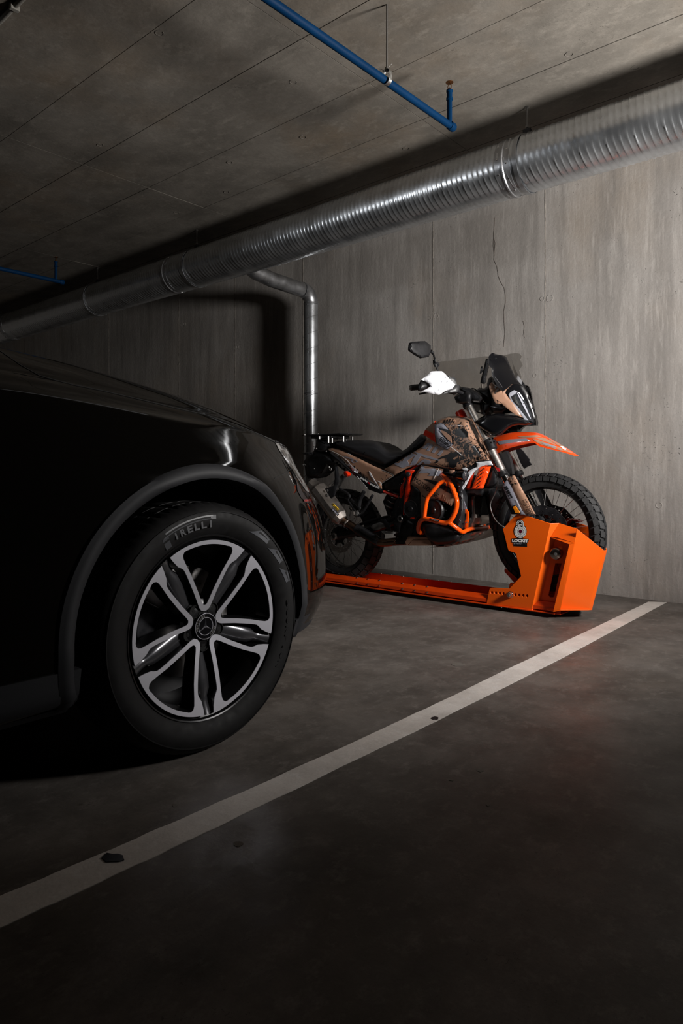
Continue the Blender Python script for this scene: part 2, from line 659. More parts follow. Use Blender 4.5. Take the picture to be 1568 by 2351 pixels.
def puff(name, poly, half, m, parent, dyc=0.0, w=20.0, step=6.0, flat=0.0, label=None, ang=50, sym=True):
    """solid inflated about the plane dy=dyc; outline traced in px"""
    P3 = densify([(q[0], q[1], 0) for q in poly], step * 1.2)
    outer = [(q[0], q[1]) for q in P3]
    vs, tris, loops = tri2d(P3, (), step)
    bd = set(loops[0])
    hw = []
    for i, (x, y) in enumerate(vs):
        t = 0 if i in bd else min(1.0, dist_poly((x, y), outer) / w)
        hw.append(flat + (half - flat) * math.sqrt(max(0, 1 - (1 - t) ** 2)))
    front = [B(x, y, dyc - h) for (x, y), h in zip(vs, hw)]
    back = [Vector((v.x, 2 * (YB + dyc) - v.y, v.z)) for v in front]
    n = len(front)
    V = front + back
    Fc = list(tris) + [tuple(i + n for i in reversed(t)) for t in tris]
    lp = loops[0]
    for i in range(len(lp)):
        a, b = lp[i], lp[(i + 1) % len(lp)]
        if flat > 0:
            Fc.append((a, b, b + n, a + n))
        else:
            pass
    if flat <= 0:      # weld rims
        idx = {n + i: i for i in bd}
        Fc = [tuple(idx.get(i, i) for i in f) for f in Fc]
    return obj(name, V, Fc, m, parent, ang=ang, label=label)


def rod(name, pts, r, m, parent, seg=12, n=6, mirror=False, label=None):
    """tube through (px,py,dy) points"""
    P = [B(*p) for p in pts]
    if mirror:
        P = [mir(p) for p in P]
    return tube(name, P, r, m, parent, seg, n if len(P) > 2 else 0, label=label)


def strip(name, pts, wpx, m, parent, thick=0.002, place=None, label=None):
    """thin raised line along px polyline with constant dy"""
    P = [tuple(p) for p in pts]
    L, R = [], []
    for i in range(len(P)):
        a, b = P[max(i - 1, 0)], P[min(i + 1, len(P) - 1)]
        dx, dy_ = b[0] - a[0], b[1] - a[1]
        k = math.hypot(dx, dy_)
        nx, ny = -dy_ / k * wpx / 2, dx / k * wpx / 2
        L.append((P[i][0] + nx, P[i][1] + ny, P[i][2]))
        R.append((P[i][0] - nx, P[i][1] - ny, P[i][2]))
    place = place or B
    V = [place(*q) for q in L] + [place(*q) for q in R]
    n = len(P)
    V += [v + Vector((0, thick, 0)) for v in V]
    Fc = []
    for i in range(n - 1):
        Fc += [(i, i + 1, n + i + 1, n + i), (2 * n + i, 3 * n + i, 3 * n + i + 1, 2 * n + i + 1), (i, 2 * n + i, 2 * n + i + 1, i + 1), (n + i, n + i + 1, 3 * n + i + 1, 3 * n + i)]
    Fc += [(0, n, 3 * n, 2 * n), (n - 1, 3 * n - 1, 4 * n - 1, 2 * n - 1)]
    return obj(name, V, Fc, m, parent, smooth=False, label=label)


def bvh_of(objs):
    V, Fc = [], []
    dg = bpy.context.evaluated_depsgraph_get()
    for o in objs:
        n = len(V)
        off = ROOTLOC[o.name]
        V += [v.co + off for v in o.data.vertices]
        Fc += [tuple(i + n for i in p.vertices) for p in o.data.polygons]
    return BVHTree.FromPolygons(V, Fc)


def decal(name, poly, bvh, m, parent, lift=0.0015, step=5.0, label=None, holes=()):
    """sheet laid on an existing surface"""
    P = densify([(q[0], q[1]) for q in poly], step)
    vs, tris, loops = tri2d(P, holes, step)
    o = Vector((0, 0, CAMH))
    pos, nrm = [], []
    for (x, y) in vs:
        d = ray(x, y).normalized()
        h = bvh.ray_cast(o, d)
        if h[0] is None:
            pos.append(None)
            nrm.append(None)
            continue
        nn = h[1]
        if nn.dot(d) > 0:
            nn = -nn
        pos.append(h[0] + nn * lift)
        nrm.append(nn)
    keep = {i for i, p in enumerate(pos) if p is not None}
    T = [t for t in tris if all(i in keep for i in t)]
    if not T:
        print('decal missed', name)
        return None
    n = len(vs)
    V = [p if p is not None else Vector((0, 0, 0)) for p in pos]
    V += [(p - q * lift * 0.9) if p is not None else Vector((0, 0, 0)) for p, q in zip(pos, nrm)]
    # edges used once form the border
    cnt = {}
    for t in T:
        for i in range(3 if len(t) == 3 else len(t)):
            e = (t[i], t[(i + 1) % len(t)])
            cnt[tuple(sorted(e))] = cnt.get(tuple(sorted(e)), 0) + 1
    Fc = list(T) + [tuple(i + n for i in reversed(t)) for t in T]
    for (a, b), c in cnt.items():
        if c == 1:
            Fc.append((a, b, b + n, a + n))
    used = sorted({i for f in Fc for i in f})
    mp = {j: i for i, j in enumerate(used)}
    return obj(name, [V[i] for i in used], [tuple(mp[i] for i in f) for f in Fc], m, parent, ang=40, label=label)


TXT = {}


def dseam(name, pts, w, bv, m, parent, lift=.0025):
    L_, R_ = [], []
    for i, p in enumerate(pts):
        a, b = pts[max(i - 1, 0)], pts[min(i + 1, len(pts) - 1)]
        dx, dy_ = b[0] - a[0], b[1] - a[1]
        k = math.hypot(dx, dy_)
        L_.append((p[0] - dy_ / k * w / 2, p[1] + dx / k * w / 2))
        R_.append((p[0] + dy_ / k * w / 2, p[1] - dx / k * w / 2))
    return decal(name, L_ + R_[::-1], bv, m, parent, lift, 5)


def text_mesh(s, bold=0.0):
    key = (s, bold)
    if key in TXT:
        return TXT[key]
    cu = bpy.data.curves.new('lettering', 'FONT')
    cu.body = s
    cu.size = 1
    cu.offset = bold
    cu.resolution_u = 3
    cu.extrude = 0.02
    o = bpy.data.objects.new('lettering', cu)
    COL.objects.link(o)
    dg = bpy.context.evaluated_depsgraph_get()
    dg.update()
    ev = o.evaluated_get(dg)
    me = ev.to_mesh()
    V = [v.co.copy() for v in me.vertices]
    Fc = [tuple(p.vertices) for p in me.polygons]
    ev.to_mesh_clear()
    bpy.data.objects.remove(o)
    bpy.data.curves.remove(cu)
    x0, x1 = min(v.x for v in V), max(v.x for v in V)
    y0, y1 = min(v.y for v in V), max(v.y for v in V)
    V = [Vector(((v.x - x0) / (x1 - x0), (v.y - y0) / (y1 - y0), v.z / 0.02)) for v in V]
    TXT[key] = (V, Fc)
    return TXT[key]


def text_on(name, s, a, b, up, m, parent, thick=0.0015, bold=0.0, lift=0.001, label=None):
    """letters whose baseline runs a->b and whose height is the vector up (3D)"""
    V, Fc = text_mesh(s, bold)
    a, b, up = Vector(a), Vector(b), Vector(up)
    e = b - a
    n = e.cross(up).normalized()
    if n.dot(a - Vector((0, 0, CAMH))) > 0:
        n = -n
    W = [a + e * v.x + up * v.y + n * (lift + thick * 0.5 * (v.z + 1)) for v in V]
    return obj(name, W, Fc, m, parent, smooth=False, label=label)


def text_px(name, s, a, b, top, dy, m, parent, bold=0.0, place=None, lift=0.001, label=None, thick=0.0015):
    """a,b baseline ends in px; top = px above a giving the letter height"""
    place = place or B
    A, Bb, Tt = place(*a, dy), place(*b, dy), place(*top, dy)
    return text_on(name, s, A, Bb, Tt - A, m, parent, thick, bold, lift, label)
# ================================================================== SETTING
WALLY, CEILZ = 4.62, 2.86
XL, XR, YN = -11.5, 2.6, -3.2
v, f = box_vf(((XL + XR) / 2, (YN + WALLY) / 2, -0.1), ((XR - XL) / 2, (WALLY - YN) / 2 + .2, 0.1))
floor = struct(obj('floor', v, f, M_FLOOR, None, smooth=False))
v, f = box_vf(((XL + XR) / 2, (YN + WALLY) / 2, CEILZ + 0.15), ((XR - XL) / 2, (WALLY - YN) / 2 + .2, 0.135))
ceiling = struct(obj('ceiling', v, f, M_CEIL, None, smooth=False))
v, f = box_vf(((XL + XR) / 2, WALLY + 0.135, CEILZ / 2), ((XR - XL) / 2, 0.12, CEILZ / 2 + .1))
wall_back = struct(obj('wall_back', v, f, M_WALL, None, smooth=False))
v, f = box_vf((XL - 0.1, (YN + WALLY) / 2, CEILZ / 2), (0.1, (WALLY - YN) / 2, CEILZ / 2))
wall_left = struct(obj('wall_left', v, f, M_WALL, None, smooth=False))
# ceiling form boards: X joints every 2.03 m, Y joints every 0.497 m (measured on the slab)
xj = [-2.275 + 2.03 * k for k in range(-4, 3)] + [XR]
xj = [XL] + [x for x in xj if XL < x < XR] + [XR]
yj = [WALLY - 0.013] + [y for y in (4.325 - 0.497 * k for k in range(0, 15)) if y > YN] + [YN]
for i in range(len(xj) - 1):
    for j in range(len(yj) - 1):
        x0, x1, y1, y0 = xj[i], xj[i + 1], yj[j], yj[j + 1]
        g = 0.0022
        dz = random.uniform(0, 0.0018)
        v, f = box_vf(((x0 + x1) / 2, (y0 + y1) / 2, CEILZ + 0.0075 + dz), ((x1 - x0) / 2 - g, (y1 - y0) / 2 - g, 0.0075))
        obj('panel', v, f, M_CEIL, ceiling, smooth=False)
for (x, y) in [(366, 76), (673, 188), (695, 315), (527, 373), (520, 441), (1307, 124), (1458, 155), (230, 333), (932, 341), (405, 488)]:
    c = onZ(x, y, CEILZ)
    a = [c + Vector((math.cos(t) * 0.019, math.sin(t) * 0.019, 0.0)) for t in np.linspace(0.3, 5.6, 22)]
    tube('ring_mark', a, 0.0014, M_CRACK, ceiling, 6)
# wall panels between formwork joints
wj = [XL, -10.2, -8.81, -7.88, -6.42, -5.46, -4.49, -3.05, -2.11, -0.67, 0.77, XR]
for i in range(len(wj) - 1):
    v, f = box_vf(((wj[i] + wj[i + 1]) / 2, WALLY + 0.0075 + random.uniform(0, .001), CEILZ / 2), ((wj[i + 1] - wj[i]) / 2 - 0.0008, 0.0075, CEILZ / 2))
    obj('panel', v, f, M_WALL, wall_back, smooth=False)
for x in wj[1:-1]:
    P = []
    for k in range(24):
        P.append((x + random.uniform(-.0015, .0015), WALLY - 0.0005, 0.01 + k * (CEILZ - .02) / 23))
    v, f = tube_vf(P, [random.uniform(.0014, .0026) for _ in P], 6)
    obj('formwork_fin', v, f, M_JOINT, wall_back)
for (x, y, r) in [(1245, 686, .017), (1262, 685, .026), (987, 730, .014), (1001, 726, .023), (415, 746, .013), (424, 744, .021), (538, 799, .012), (545, 797, .018),
                  (410, 836, .014), (1513, 1160, .02), (1228, 862, .014)]:
    c = onY(x, y, WALLY)
    lathe('tie_hole_plug', [(r, 0.004), (r, -0.0015), (r * .86, -0.002), (r * .8, 0.0003), (0, 0.0006)], c, (0, 1, 0), M_WALL, wall_back, 24)
C5 = (900, 400, 2.347)
onW = lambda x, y, z: onY(x, y, WALLY - 0.0015 + z)
strip('crack', [(*q, 0) for q in cv(C5, [(553, 235), (551, 290), (547, 330), (556, 372), (552, 420), (549, 460), (566, 500), (572, 545), (581, 572), (604, 612), (611, 650), (612, 690), (602, 740), (604, 790), (608, 860), (601, 930)])], 0.8, M_CRACKW, wall_back, 0.003, onW)
strip('crack', [(*q, 0) for q in cv(C5, [(706, 790), (713, 820), (710, 850), (713, 880)])], 0.8, M_CRACKW, wall_back, 0.003, onW)
strip('crack', [(*q, 0) for q in cv(C5, [(548, 330), (546, 385), (551, 440)])], 0.6, M_CRACKW, wall_back, 0.003, onW)
jag = [(996, 834), (1008, 833), (1014, 829.5), (1034, 828.5), (1050, 826), (1056, 824), (1072, 823), (1090, 821.5), (1104, 819.5), (1112, 818), (1122, 818.5), (1140, 815), (1160, 815), (1172, 812), (1184, 810.5), (1193, 812), (1198, 818), (1194, 826), (1200, 838), (1192, 850), (1197, 866), (1191, 880), (1196, 905), (1190, 1010), (996, 1010)]
plate('repair_patch', [(x, y, 0) for x, y in jag], M_PATCH, wall_back, 0, 0.004, place=onW, label='smoother darker repair patch')
# parking line, 10 cm paint from the wall towards the camera, following its real (slightly bowed) edges
LP = [(1530, 1383), (1489, 1382), None]
e1 = [(0, 2059), (200, 1975), (400, 1888), (600, 1800), (800, 1710), (1000, 1617), (1250, 1496), (1489, 1382)]
e2 = [(0, 2131), (200, 2040), (400, 1946), (600, 1850), (800, 1753), (1000, 1657), (1270, 1522), (1530, 1383)]
V, Fc = [], []
A1 = [onZ(*p, 0.0) for p in e1]
A2 = [onZ(*p, 0.0) for p in e2]
A1 = [A1[0] + (A1[0] - A1[1]) * 3] + A1
A2 = [A2[0] + (A2[0] - A2[1]) * 3] + A2
for L_ in (A1, A2):
    for p in L_:
        p.y = min(p.y, WALLY - 0.012)
n = 60
def along(L_, t):
    t *= len(L_) - 1
    i = min(int(t), len(L_) - 2)
    return L_[i].lerp(L_[i + 1], t - i)
for k in range(n + 1):
    a, b = along(A1, k / n), along(A2, k / n)
    j = Vector((random.uniform(-.0018, .0018), 0, 0))
    V += [a + j, b - j, a + j + Vector((0, 0, .0016)), b - j + Vector((0, 0, .0016))]
for k in range(n):
    q = k * 4
    Fc += [(q + 2, q + 3, q + 7, q + 6), (q, q + 2, q + 6, q + 4), (q + 1, q + 5, q + 7, q + 3), (q, q + 4, q + 5, q + 1)]
Fc += [(0, 1, 3, 2), (4 * n, 4 * n + 2, 4 * n + 3, 4 * n + 1)]
line = obj('parking_line', V, Fc, M_LINE, None, smooth=False)
line['label'] = 'worn white painted parking bay line running across the concrete floor'
line['category'] = 'floor marking'
line['kind'] = 'structure'
# dark chips lying on the floor
for (x, y, w, h, lab, z) in [(259, 1968, 28, 11, 'large dark flake lying on the white line at the lower left', .0045), (1051, 1525, 16, 4, 'flat dark wet spot on the floor left of the white line, nearest the orange stand', .001),
                             (998, 1648, 9, 4, 'small dark chip on the white line at its middle', .003), (1103, 1768, 9, 4, 'dark speck on the floor right of the line, level with the car tyre bottom', .001),
                             (547, 1937, 11, 7, 'dark crumb on the dark floor below the white line', .001), (401, 1849, 6, 4, 'tiny dark crumb between the car tyre and the white line', .001),
                             (1036, 1790, 6, 3, 'smaller dark speck left of the larger one in the right foreground', .001), (1120, 1847, 5, 4, 'lowest dark speck in the right foreground floor', .001)]:
    P = [(x + w * math.cos(t) * random.uniform(.75, 1.1), y + h * math.sin(t) * random.uniform(.7, 1.15)) for t in np.linspace(0, 2 * math.pi, 13)[:-1]]
    v, f = plate_vf([(a, b, z) for a, b in P], 0, 0.0015, place=lambda a, b, c: onZ(a, b, c), tdir=(0, 0, -1))
    c = onZ(x, y, z)
    o = obj('floor_chip', v, f, M_CRACK if z < .002 else M_BLACK, None, smooth=False, loc=c)
    o['label'] = lab
    o['category'] = 'debris'

# ================================================================== VENTILATION DUCT
DY, DZ, DR = 3.6, 2.54, 0.1555
duct = thing('ventilation_duct', 'large ribbed galvanised round ventilation duct hanging under the ceiling', 'duct', (-4.5, DY, DZ))
def duct_section(x0, x1):
    pitch, lead, seg = 0.034, 0.136, 56
    prof = []
    x = x0
    steps = [0, .30, .42, .5, .58, .70]
    while x < x1:
        for s_ in steps:
            prof.append(x + s_ * pitch)
        x += pitch
    prof = [p for p in prof if p <= x1]
    V, Fc = [], []
    m = len(prof)
    for k in range(seg):
        t = 2 * math.pi * k / seg
        for p in prof:
            q = (p - lead * k / seg)
            ph = (q / pitch) % 1.0
            seam = int(q // pitch) % 4 == 0
            d = abs(ph - 0.5)
            a = 0.0024 if not seam else 0.0040
            wdt = 0.13 if not seam else 0.085
            h = a * max(0, 1 - (d / wdt) ** 2) if d < wdt else 0
            r = DR + h
            V.append((p, DY + r * math.cos(t), DZ + r * math.sin(t)))
    # keep the helix continuous when wrapping
    for k in range(seg):
        q = (k + 1) % seg
        for i in range(m - 1):
            Fc.append((k * m + i, k * m + i + 1, q * m + i + 1, q * m + i))
    return obj('duct_section', V, Fc, M_GALV, duct, ang=80)
cuts = [-11.4, -8.25, -5.03, -1.83, 2.5]
for a, b in zip(cuts[:-1], cuts[1:]):
    duct_section(a + .012, b - .012)
for c in cuts[1:-1]:
    lathe('coupling', [(DR - .01, -.045), (DR + .001, -.045), (DR + .0015, -.008), (DR + .006, -.004), (DR + .006, .004), (DR + .0015, .008), (DR + .001, .045), (DR - .01, .045)], (c, DY, DZ), (1, 0, 0), M_GALV2, duct, 64)
    for sx in (-.027, .027):
        for k in range(12):
            t = k * math.pi / 6 + (.2 if sx > 0 else 0)
            e = Vector((0, math.cos(t), math.sin(t)))
            p = Vector((c + sx, DY, DZ)) + e * (DR + .001)
            lathe('screw', [(.0045, 0), (.0045, .002), (.002, .0035), (0, .0035)], p, e, M_CHROME, duct, 8)
# strap band round the duct at its third hanger
def hanger(x, lab, top=CEILZ):
    h = thing('duct_hanger', lab, 'hanger', (x, DY, CEILZ))
    cyl('threaded_rod', (x, DY, DZ + DR + .022), (x, DY, top + .004), .005, M_ROD, h, 10)
    cyl('nut', (x, DY, DZ + DR + .045), (x, DY, DZ + DR + .06), .011, M_ROD, h, 6)
    P = [(x, DY + (DR + .006) * math.cos(t), DZ + (DR + .006) * math.sin(t)) for t in np.linspace(.1, 2 * math.pi + .1, 49)[:-1]]
    V, Fc = [], []
    for p in P:
        e = (Vector(p) - Vector((x, DY, DZ))).normalized()
        for dx, dr in ((-.0125, -.001), (.0125, -.001), (.0125, .0012), (-.0125, .0012)):
            V.append(Vector(p) + e * dr + Vector((dx, 0, 0)))
    for i in range(48):
        j = (i + 1) % 48
        for k in range(4):
            q = (k + 1) % 4
            Fc.append((i * 4 + k, i * 4 + q, j * 4 + q, j * 4 + k))
    obj('strap', V, Fc, M_GALV2, h)
    bevel(obj('bracket', *box_vf((x, DY, DZ + DR + .024), (.022, .012, .016)), M_BLACKM, h, smooth=False), .003)
    lathe('anchor_cap', [(.014, 0), (.014, -.004), (.006, -.007), (0, -.007)], (x, DY, CEILZ + .002), (0, 0, 1), M_ROD, h, 12)
hanger(-1.752, 'short black threaded rod hanger right of the duct joint, above the motorcycle')
hanger(-4.75, 'thin dark duct hanger over the elbow of the downpipe')
hanger(-6.35, 'farthest duct hanger, in the dark at the left')
# branch: stub, elbow and spiral downpipe to the floor
DPX, DPY, DPR = -4.20, 4.42, 0.0625
dp = thing('downpipe', 'slim spiral-seam galvanised downpipe on the wall behind the motorcycle tail', 'pipe', (DPX, DPY, 0))
zt = 2.405
ER = .10
tube('branch_stub', [(DPX, DY + .02, 2.505), (DPX, DY + .17, zt + .035), (DPX, DY + .34, zt + .012), (DPX, DPY - ER - .02, zt)], DPR, M_GALV2, dp, 32)
el = [(DPX, DPY - ER + ER * math.sin(a), zt - ER + ER * math.cos(a)) for a in np.linspace(0, math.pi / 2, 12)]
tube('elbow', el, DPR + .001, M_GALV2, dp, 32)
for p0, p1 in (((DPX, DPY - ER - .012, zt), (DPX, DPY - ER + .006, zt)), ((DPX, DPY, zt - ER + .006), (DPX, DPY, zt - ER - .012)), ((DPX, DPY, 1.52), (DPX, DPY, 1.505))):
    cyl('collar_bead', p0, p1, DPR + .004, M_GALV2, dp, 32)
cyl('pipe_body', (DPX, DPY, .01), (DPX, DPY, zt - ER), DPR, M_GALV, dp, 40)
P = []
zz = 0.05
while zz < zt - ER - .02:
    a = zz / 0.137 * 2 * math.pi
    P.append((DPX + (DPR + .0004) * math.cos(a), DPY + (DPR + .0004) * math.sin(a), zz))
    zz += 0.137 / 28
tube('spiral_seam', P, .0018, M_GALV2, dp, 6)
for k in range(3):
    e = Vector((math.cos(-2.2 + k * .8), math.sin(-2.2 + k * .8), 0))
    for z_ in (1.53, 1.495, zt - ER - .02):
        lathe('screw', [(.004, 0), (.004, .002), (0, .0035)], Vector((DPX, DPY, z_)) + e * (DPR + .001), e, M_CHROME, dp, 8)

# ================================================================== SPRINKLER PIPES
def sprinkler(x, yend, ystub, y0, lab):
    t = thing('sprinkler_pipe', lab, 'pipe', (x, yend, 2.53))
    cyl('pipe_run', (x - .03 if y0 < 0 else x, y0, 2.53), (x, yend - .012, 2.53), .017, M_BLUE, t, 24)
    lathe('end_cap', [(.0205, -.03), (.0215, -.02), (.0215, .002), (.018, .008), (0, .010)], (x, yend - .008, 2.53), (0, 1, 0), M_BLUE, t, 24)
    cyl('riser', (x, ystub, 2.54), (x, ystub, 2.70), .0125, M_BLUE, t, 20)
    lathe('riser_socket', [(.013, 0), (.0165, .002), (.0165, .012), (.0135, .014), (.0135, .04), (.016, .042), (.016, .05), (.012, .052)], (x, ystub, 2.652), (0, 0, 1), M_BLUE, t, 20)
    h = lathe('sprinkler_head', [(.009, 0), (.011, .004), (.008, .01), (.005, .014), (0, .014)], (x, ystub, 2.70), (0, 0, 1), M_BRASS, t, 16)
    for sx in (-1, 1):
        tube('frame_arm', [(x + sx * .009, ystub, 2.705), (x + sx * .0105, ystub, 2.722), (x + sx * .003, ystub, 2.738)], .0018, M_BRASS, h, 6)
    lathe('deflector', [(.004, 0), (.019, .001), (.019, .003), (0, .0035)], (x, ystub, 2.738), (0, 0, 1), M_BRASS, h, 20)
    return t
def clamp(x, y, lab, top=CEILZ):
    h = thing('pipe_hanger', lab, 'hanger', (x, y, CEILZ))
    cyl('threaded_rod', (x, y, 2.575), (x, y, CEILZ + .004), .0042, M_ROD, h, 8)
    cyl('nut', (x, y, 2.568), (x, y, 2.584), .010, M_ROD, h, 6)
    prof = []
    P = [(x + .0195 * math.cos(a), 2.53 + .0195 * math.sin(a)) for a in np.linspace(math.pi, 2 * math.pi, 16)]
    P = [(x - .0195, 2.56)] + P + [(x + .0195, 2.56), (x + .012, 2.572), (x - .012, 2.572), (x - .0195, 2.56)]
    V, Fc = [], []
    for i, (a, b) in enumerate(P):
        k = 1.0 if i else 1.0
        ctr = Vector((x, 0, 2.54))
        e = (Vector((a, 0, b)) - ctr).normalized() * .0022
        for dy_, s_ in ((-.010, 0), (.010, 0), (.010, 1), (-.010, 1)):
            V.append(Vector((a, y + dy_, b)) + e * s_)
    for i in range(len(P) - 1):
        for k in range(4):
            q = (k + 1) % 4
            Fc.append((i * 4 + k, i * 4 + q, (i + 1) * 4 + q, (i + 1) * 4 + k))
    obj('clamp_band', V, Fc, M_ZINC, h, smooth=False)
    obj('tag_wire', *join_vf([tube_vf([(x - .012, y, 2.575), (x - .03, y - .01, 2.585), (x - .034, y - .004, 2.572)], .0012, 6), tube_vf([(x, y, 2.58), (x + .02, y + .01, 2.598)], .0012, 6)]), M_ROD, h)
    return h
sprinkler(-1.836, 2.965, 2.926, -1.5, 'long dark blue sprinkler pipe with upright head crossing above the motorcycle')
clamp(-1.832, 2.41, 'zinc pipe clamp on a thin rod holding the long blue pipe')
sprinkler(-5.98, 3.06, 2.985, 0.4, 'short-looking blue sprinkler pipe far away in the dark at the left edge')
clamp(-5.965, 2.47, 'pipe clamp at the left edge on the far blue pipe')
M_CONDUIT = mat('grey_conduit_plastic', (0.20, 0.19, 0.17), 0.7, spec=0.2)
cd = thing('ceiling_conduit', 'thin grey conduit on the ceiling at the top left corner', 'conduit', (-3, 1.34, CEILZ))
cyl('conduit_tube', (-9, 1.34, CEILZ - .012), (-.6, 1.34, CEILZ - .012), .011, M_CONDUIT, cd, 12)
for x in (-3.06, -4.5, -1.6, -6.0):
    bevel(obj('saddle', *box_vf((x, 1.34, CEILZ - .013), (.012, .02, .0145)), M_CONDUIT, cd, smooth=False), .003)
# ================================================================== CAR (dark SUV, right side towards the camera, nose to the wall)
CXM = -2.54      # centre plane of the car
car = thing('car', 'black sport utility vehicle with five-spoke alloy wheel parked nose to the wall', 'car', (-2.54, 0, 0))
# rows: half width, front reach, list of (Y, height)
ROWS = [
    (.86, 2.02, [(0, .20), (2.2, .22)]),
    (.925, 2.15, [(0, .25), (2.2, .255)]),
    (.945, 2.235, [(0, .36), (2.2, .36)]),
    (.940, 2.25, [(0, .50), (2.2, .50)]),
    (.94, 2.21, [(0, .65), (2.2, .64)]),
    (.935, 2.12, [(0, .78), (1.3, .78), (2.2, .745)]),
    (.922, 2.055, [(0, .90), (1.1, .89), (1.5, .86), (2.1, .80)]),
    (.902, 2.04, [(0, 1.03), (.68, 1.003), (1.07, .970), (1.35, .938), (1.6, .90), (2.0, .845)]),
    (.885, 2.03, [(0, 1.055), (.7, 1.025), (1.1, .992), (1.35, .962), (1.6, .925), (2.0, .87)]),
    (.845, 2.01, [(0, 1.085), (.8, 1.047), (1.06, 1.022), (1.32, .991), (1.5, .958), (1.8, .905), (2.0, .88)]),
    (.828, 2.0, [(0, 1.092), (.8, 1.056), (1.06, 1.030), (1.32, .999), (1.5, .966), (1.8, .913), (2.0, .885)]),
    (.76, 2.00, [(0, 1.15), (.8, 1.105), (1.1, 1.07), (1.4, 1.02), (1.65, .965), (2.0, .895)]),
    (.62, 1.99, [(0, 1.19), (.8, 1.152), (1.07, 1.118), (1.42, 1.055), (1.65, .995), (2.0, .905)]),
    (.35, 2.0, [(0, 1.20), (.8, 1.158), (1.07, 1.125), (1.42, 1.065), (1.65, 1.005), (2.0, .915)]),
    (.03, 2.0, [(0, 1.20), (.8, 1.158), (1.07, 1.128), (1.42, 1.07), (1.65, 1.01), (2.0, .92)]),
]
YREAR, YC0 = -2.55, 1.22
def hint(lst, y):
    return float(np.interp(y, [a for a, _ in lst], [b for _, b in lst]))
def off(w, yf, y):
    t = max(0.0, min(1.0, (y - YC0) / (yf - YC0)))
    return w * (1 - t ** 2.7) ** 0.42
def flare(y, h):
    b = math.exp(-((y - 1.26) / .42) ** 2)
    return b * (.022 * math.exp(-((h - .79) / .09) ** 2) - .010 * math.exp(-((h - .90) / .05) ** 2))
def side_x(y, h, extra=0.0):
    """outer X of the right flank at given Y and height"""
    hs, ws = [], []
    for w, yf, hh in ROWS[:8]:
        hs.append(hint(hh, y))
        ws.append(off(w, yf, y) + flare(y, hs[-1]))
    return CXM + float(np.interp(h, hs, ws)) + extra
NS = 46
def ring(row):
    w, yf, hh = row
    P = []
    for k in range(16):
        y = YREAR + (YC0 - YREAR) * k / 16
        P.append((w * (1 if y > -2.2 else 1 - (-2.2 - y) * .5), y))
    for k in range(NS + 1):
        a = (k / NS) * math.pi / 2
        y = YC0 + (yf - YC0) * math.sin(a) ** (2 / 2.7)
        P.append((w * max(0.0, math.cos(a)) ** (2 * .42), y))
    return [Vector((CXM + x + flare(y, hint(hh, y)) * (1 if w > .8 else 0), y, hint(hh, y))) for x, y in P]
R0 = [ring(r) for r in ROWS]
# smooth rows across with catmull
def densify_rows(R0):
    out = []
    n = len(R0[0])
    cols = [catmull([R0[r][i] for r in range(len(R0))], 3) for i in range(n)]
    return [[cols[i][k] for i in range(n)] for k in range(len(cols[0]))]
RR = densify_rows(R0)
def full(r):
    return r + [Vector((2 * CXM - p.x, p.y, p.z)) for p in reversed(r[:-1])]
RR = [full(r) for r in RR]
V, Fc = [], []
n = len(RR[0])
for r in RR:
    V += r
m = len(RR)
for i in range(m - 1):
    for k in range(n - 1):
        Fc.append((i * n + k, i * n + k + 1, (i + 1) * n + k + 1, (i + 1) * n + k))
    Fc.append((i * n + n - 1, i * n, (i + 1) * n, (i + 1) * n + n - 1))      # rear closure strip
Fc.append(tuple(range(n)))
Fc.append(tuple((m - 1) * n + k for k in range(n)))
bm = bmesh.new()
bv = [bm.verts.new(v) for v in V]
for q in Fc:
    try:
        bm.faces.new([bv[i] for i in q])
    except ValueError:
        pass
bmesh.ops.remove_doubles(bm, verts=bm.verts, dist=1e-5)
bmesh.ops.recalc_face_normals(bm, faces=bm.faces)
me = bpy.data.meshes.new('body')
bm.to_mesh(me)
bm.free()
me.materials.append(M_PAINT)
me.materials.append(M_LINER)
body = bpy.data.objects.new('body', me)
COL.objects.link(body)
# wheel arches cut by boolean, result baked to plain mesh
WY, WZ, WR = 1.26, 0.363, 0.363
cutters = []
for sx in (1, -1):
    for wy in (WY, WY - 2.873):
        prof = [(0, 0), (.425, 0), (.425, .55), (0, .55)]
        v, f = lathe_vf(prof[1:3], (CXM + sx * 0.56, wy, WZ + .012), (sx, 0, 0), 72)
        o = obj('cut', v, f, M_LINER, None, smooth=False)
        cutters.append(o)
for o in cutters:
    md = body.modifiers.new('b', 'BOOLEAN')
    md.operation = 'DIFFERENCE'
    md.object = o
    md.solver = 'EXACT'
    md.material_mode = 'TRANSFER'
dg = bpy.context.evaluated_depsgraph_get()
dg.update()
me2 = bpy.data.meshes.new_from_object(body.evaluated_get(dg))
mats_ = [x.name if x else None for x in me2.materials]
bpy.data.objects.remove(body)
for o in cutters:
    bpy.data.objects.remove(o)
V = [v.co.copy() for v in me2.vertices]
Fp = [tuple(p.vertices) for p in me2.polygons]
Fm = [mats_[p.material_index] if p.material_index < len(mats_) else None for p in me2.polygons]
paintF = [q for q, k in zip(Fp, Fm) if k != 'wheel_arch_liner']
linerF = [q for q, k in zip(Fp, Fm) if k == 'wheel_arch_liner']
def sub(V, Fc):
    u = sorted({i for q in Fc for i in q})
    mp = {j: i for i, j in enumerate(u)}
    return [V[i] for i in u], [tuple(mp[i] for i in q) for q in Fc]
body = obj('body', *sub(V, paintF), M_PAINT, car, ang=28)
if linerF:
    for sx in (1, -1):
        for wy in (WY, WY - 2.873):
            fs = [q for q in linerF if (V[q[0]].x - CXM) * sx > 0 and abs(V[q[0]].y - wy) < 1.0]
            if fs:
                obj('wheel_arch_liner', *sub(V, fs), M_LINER, car)
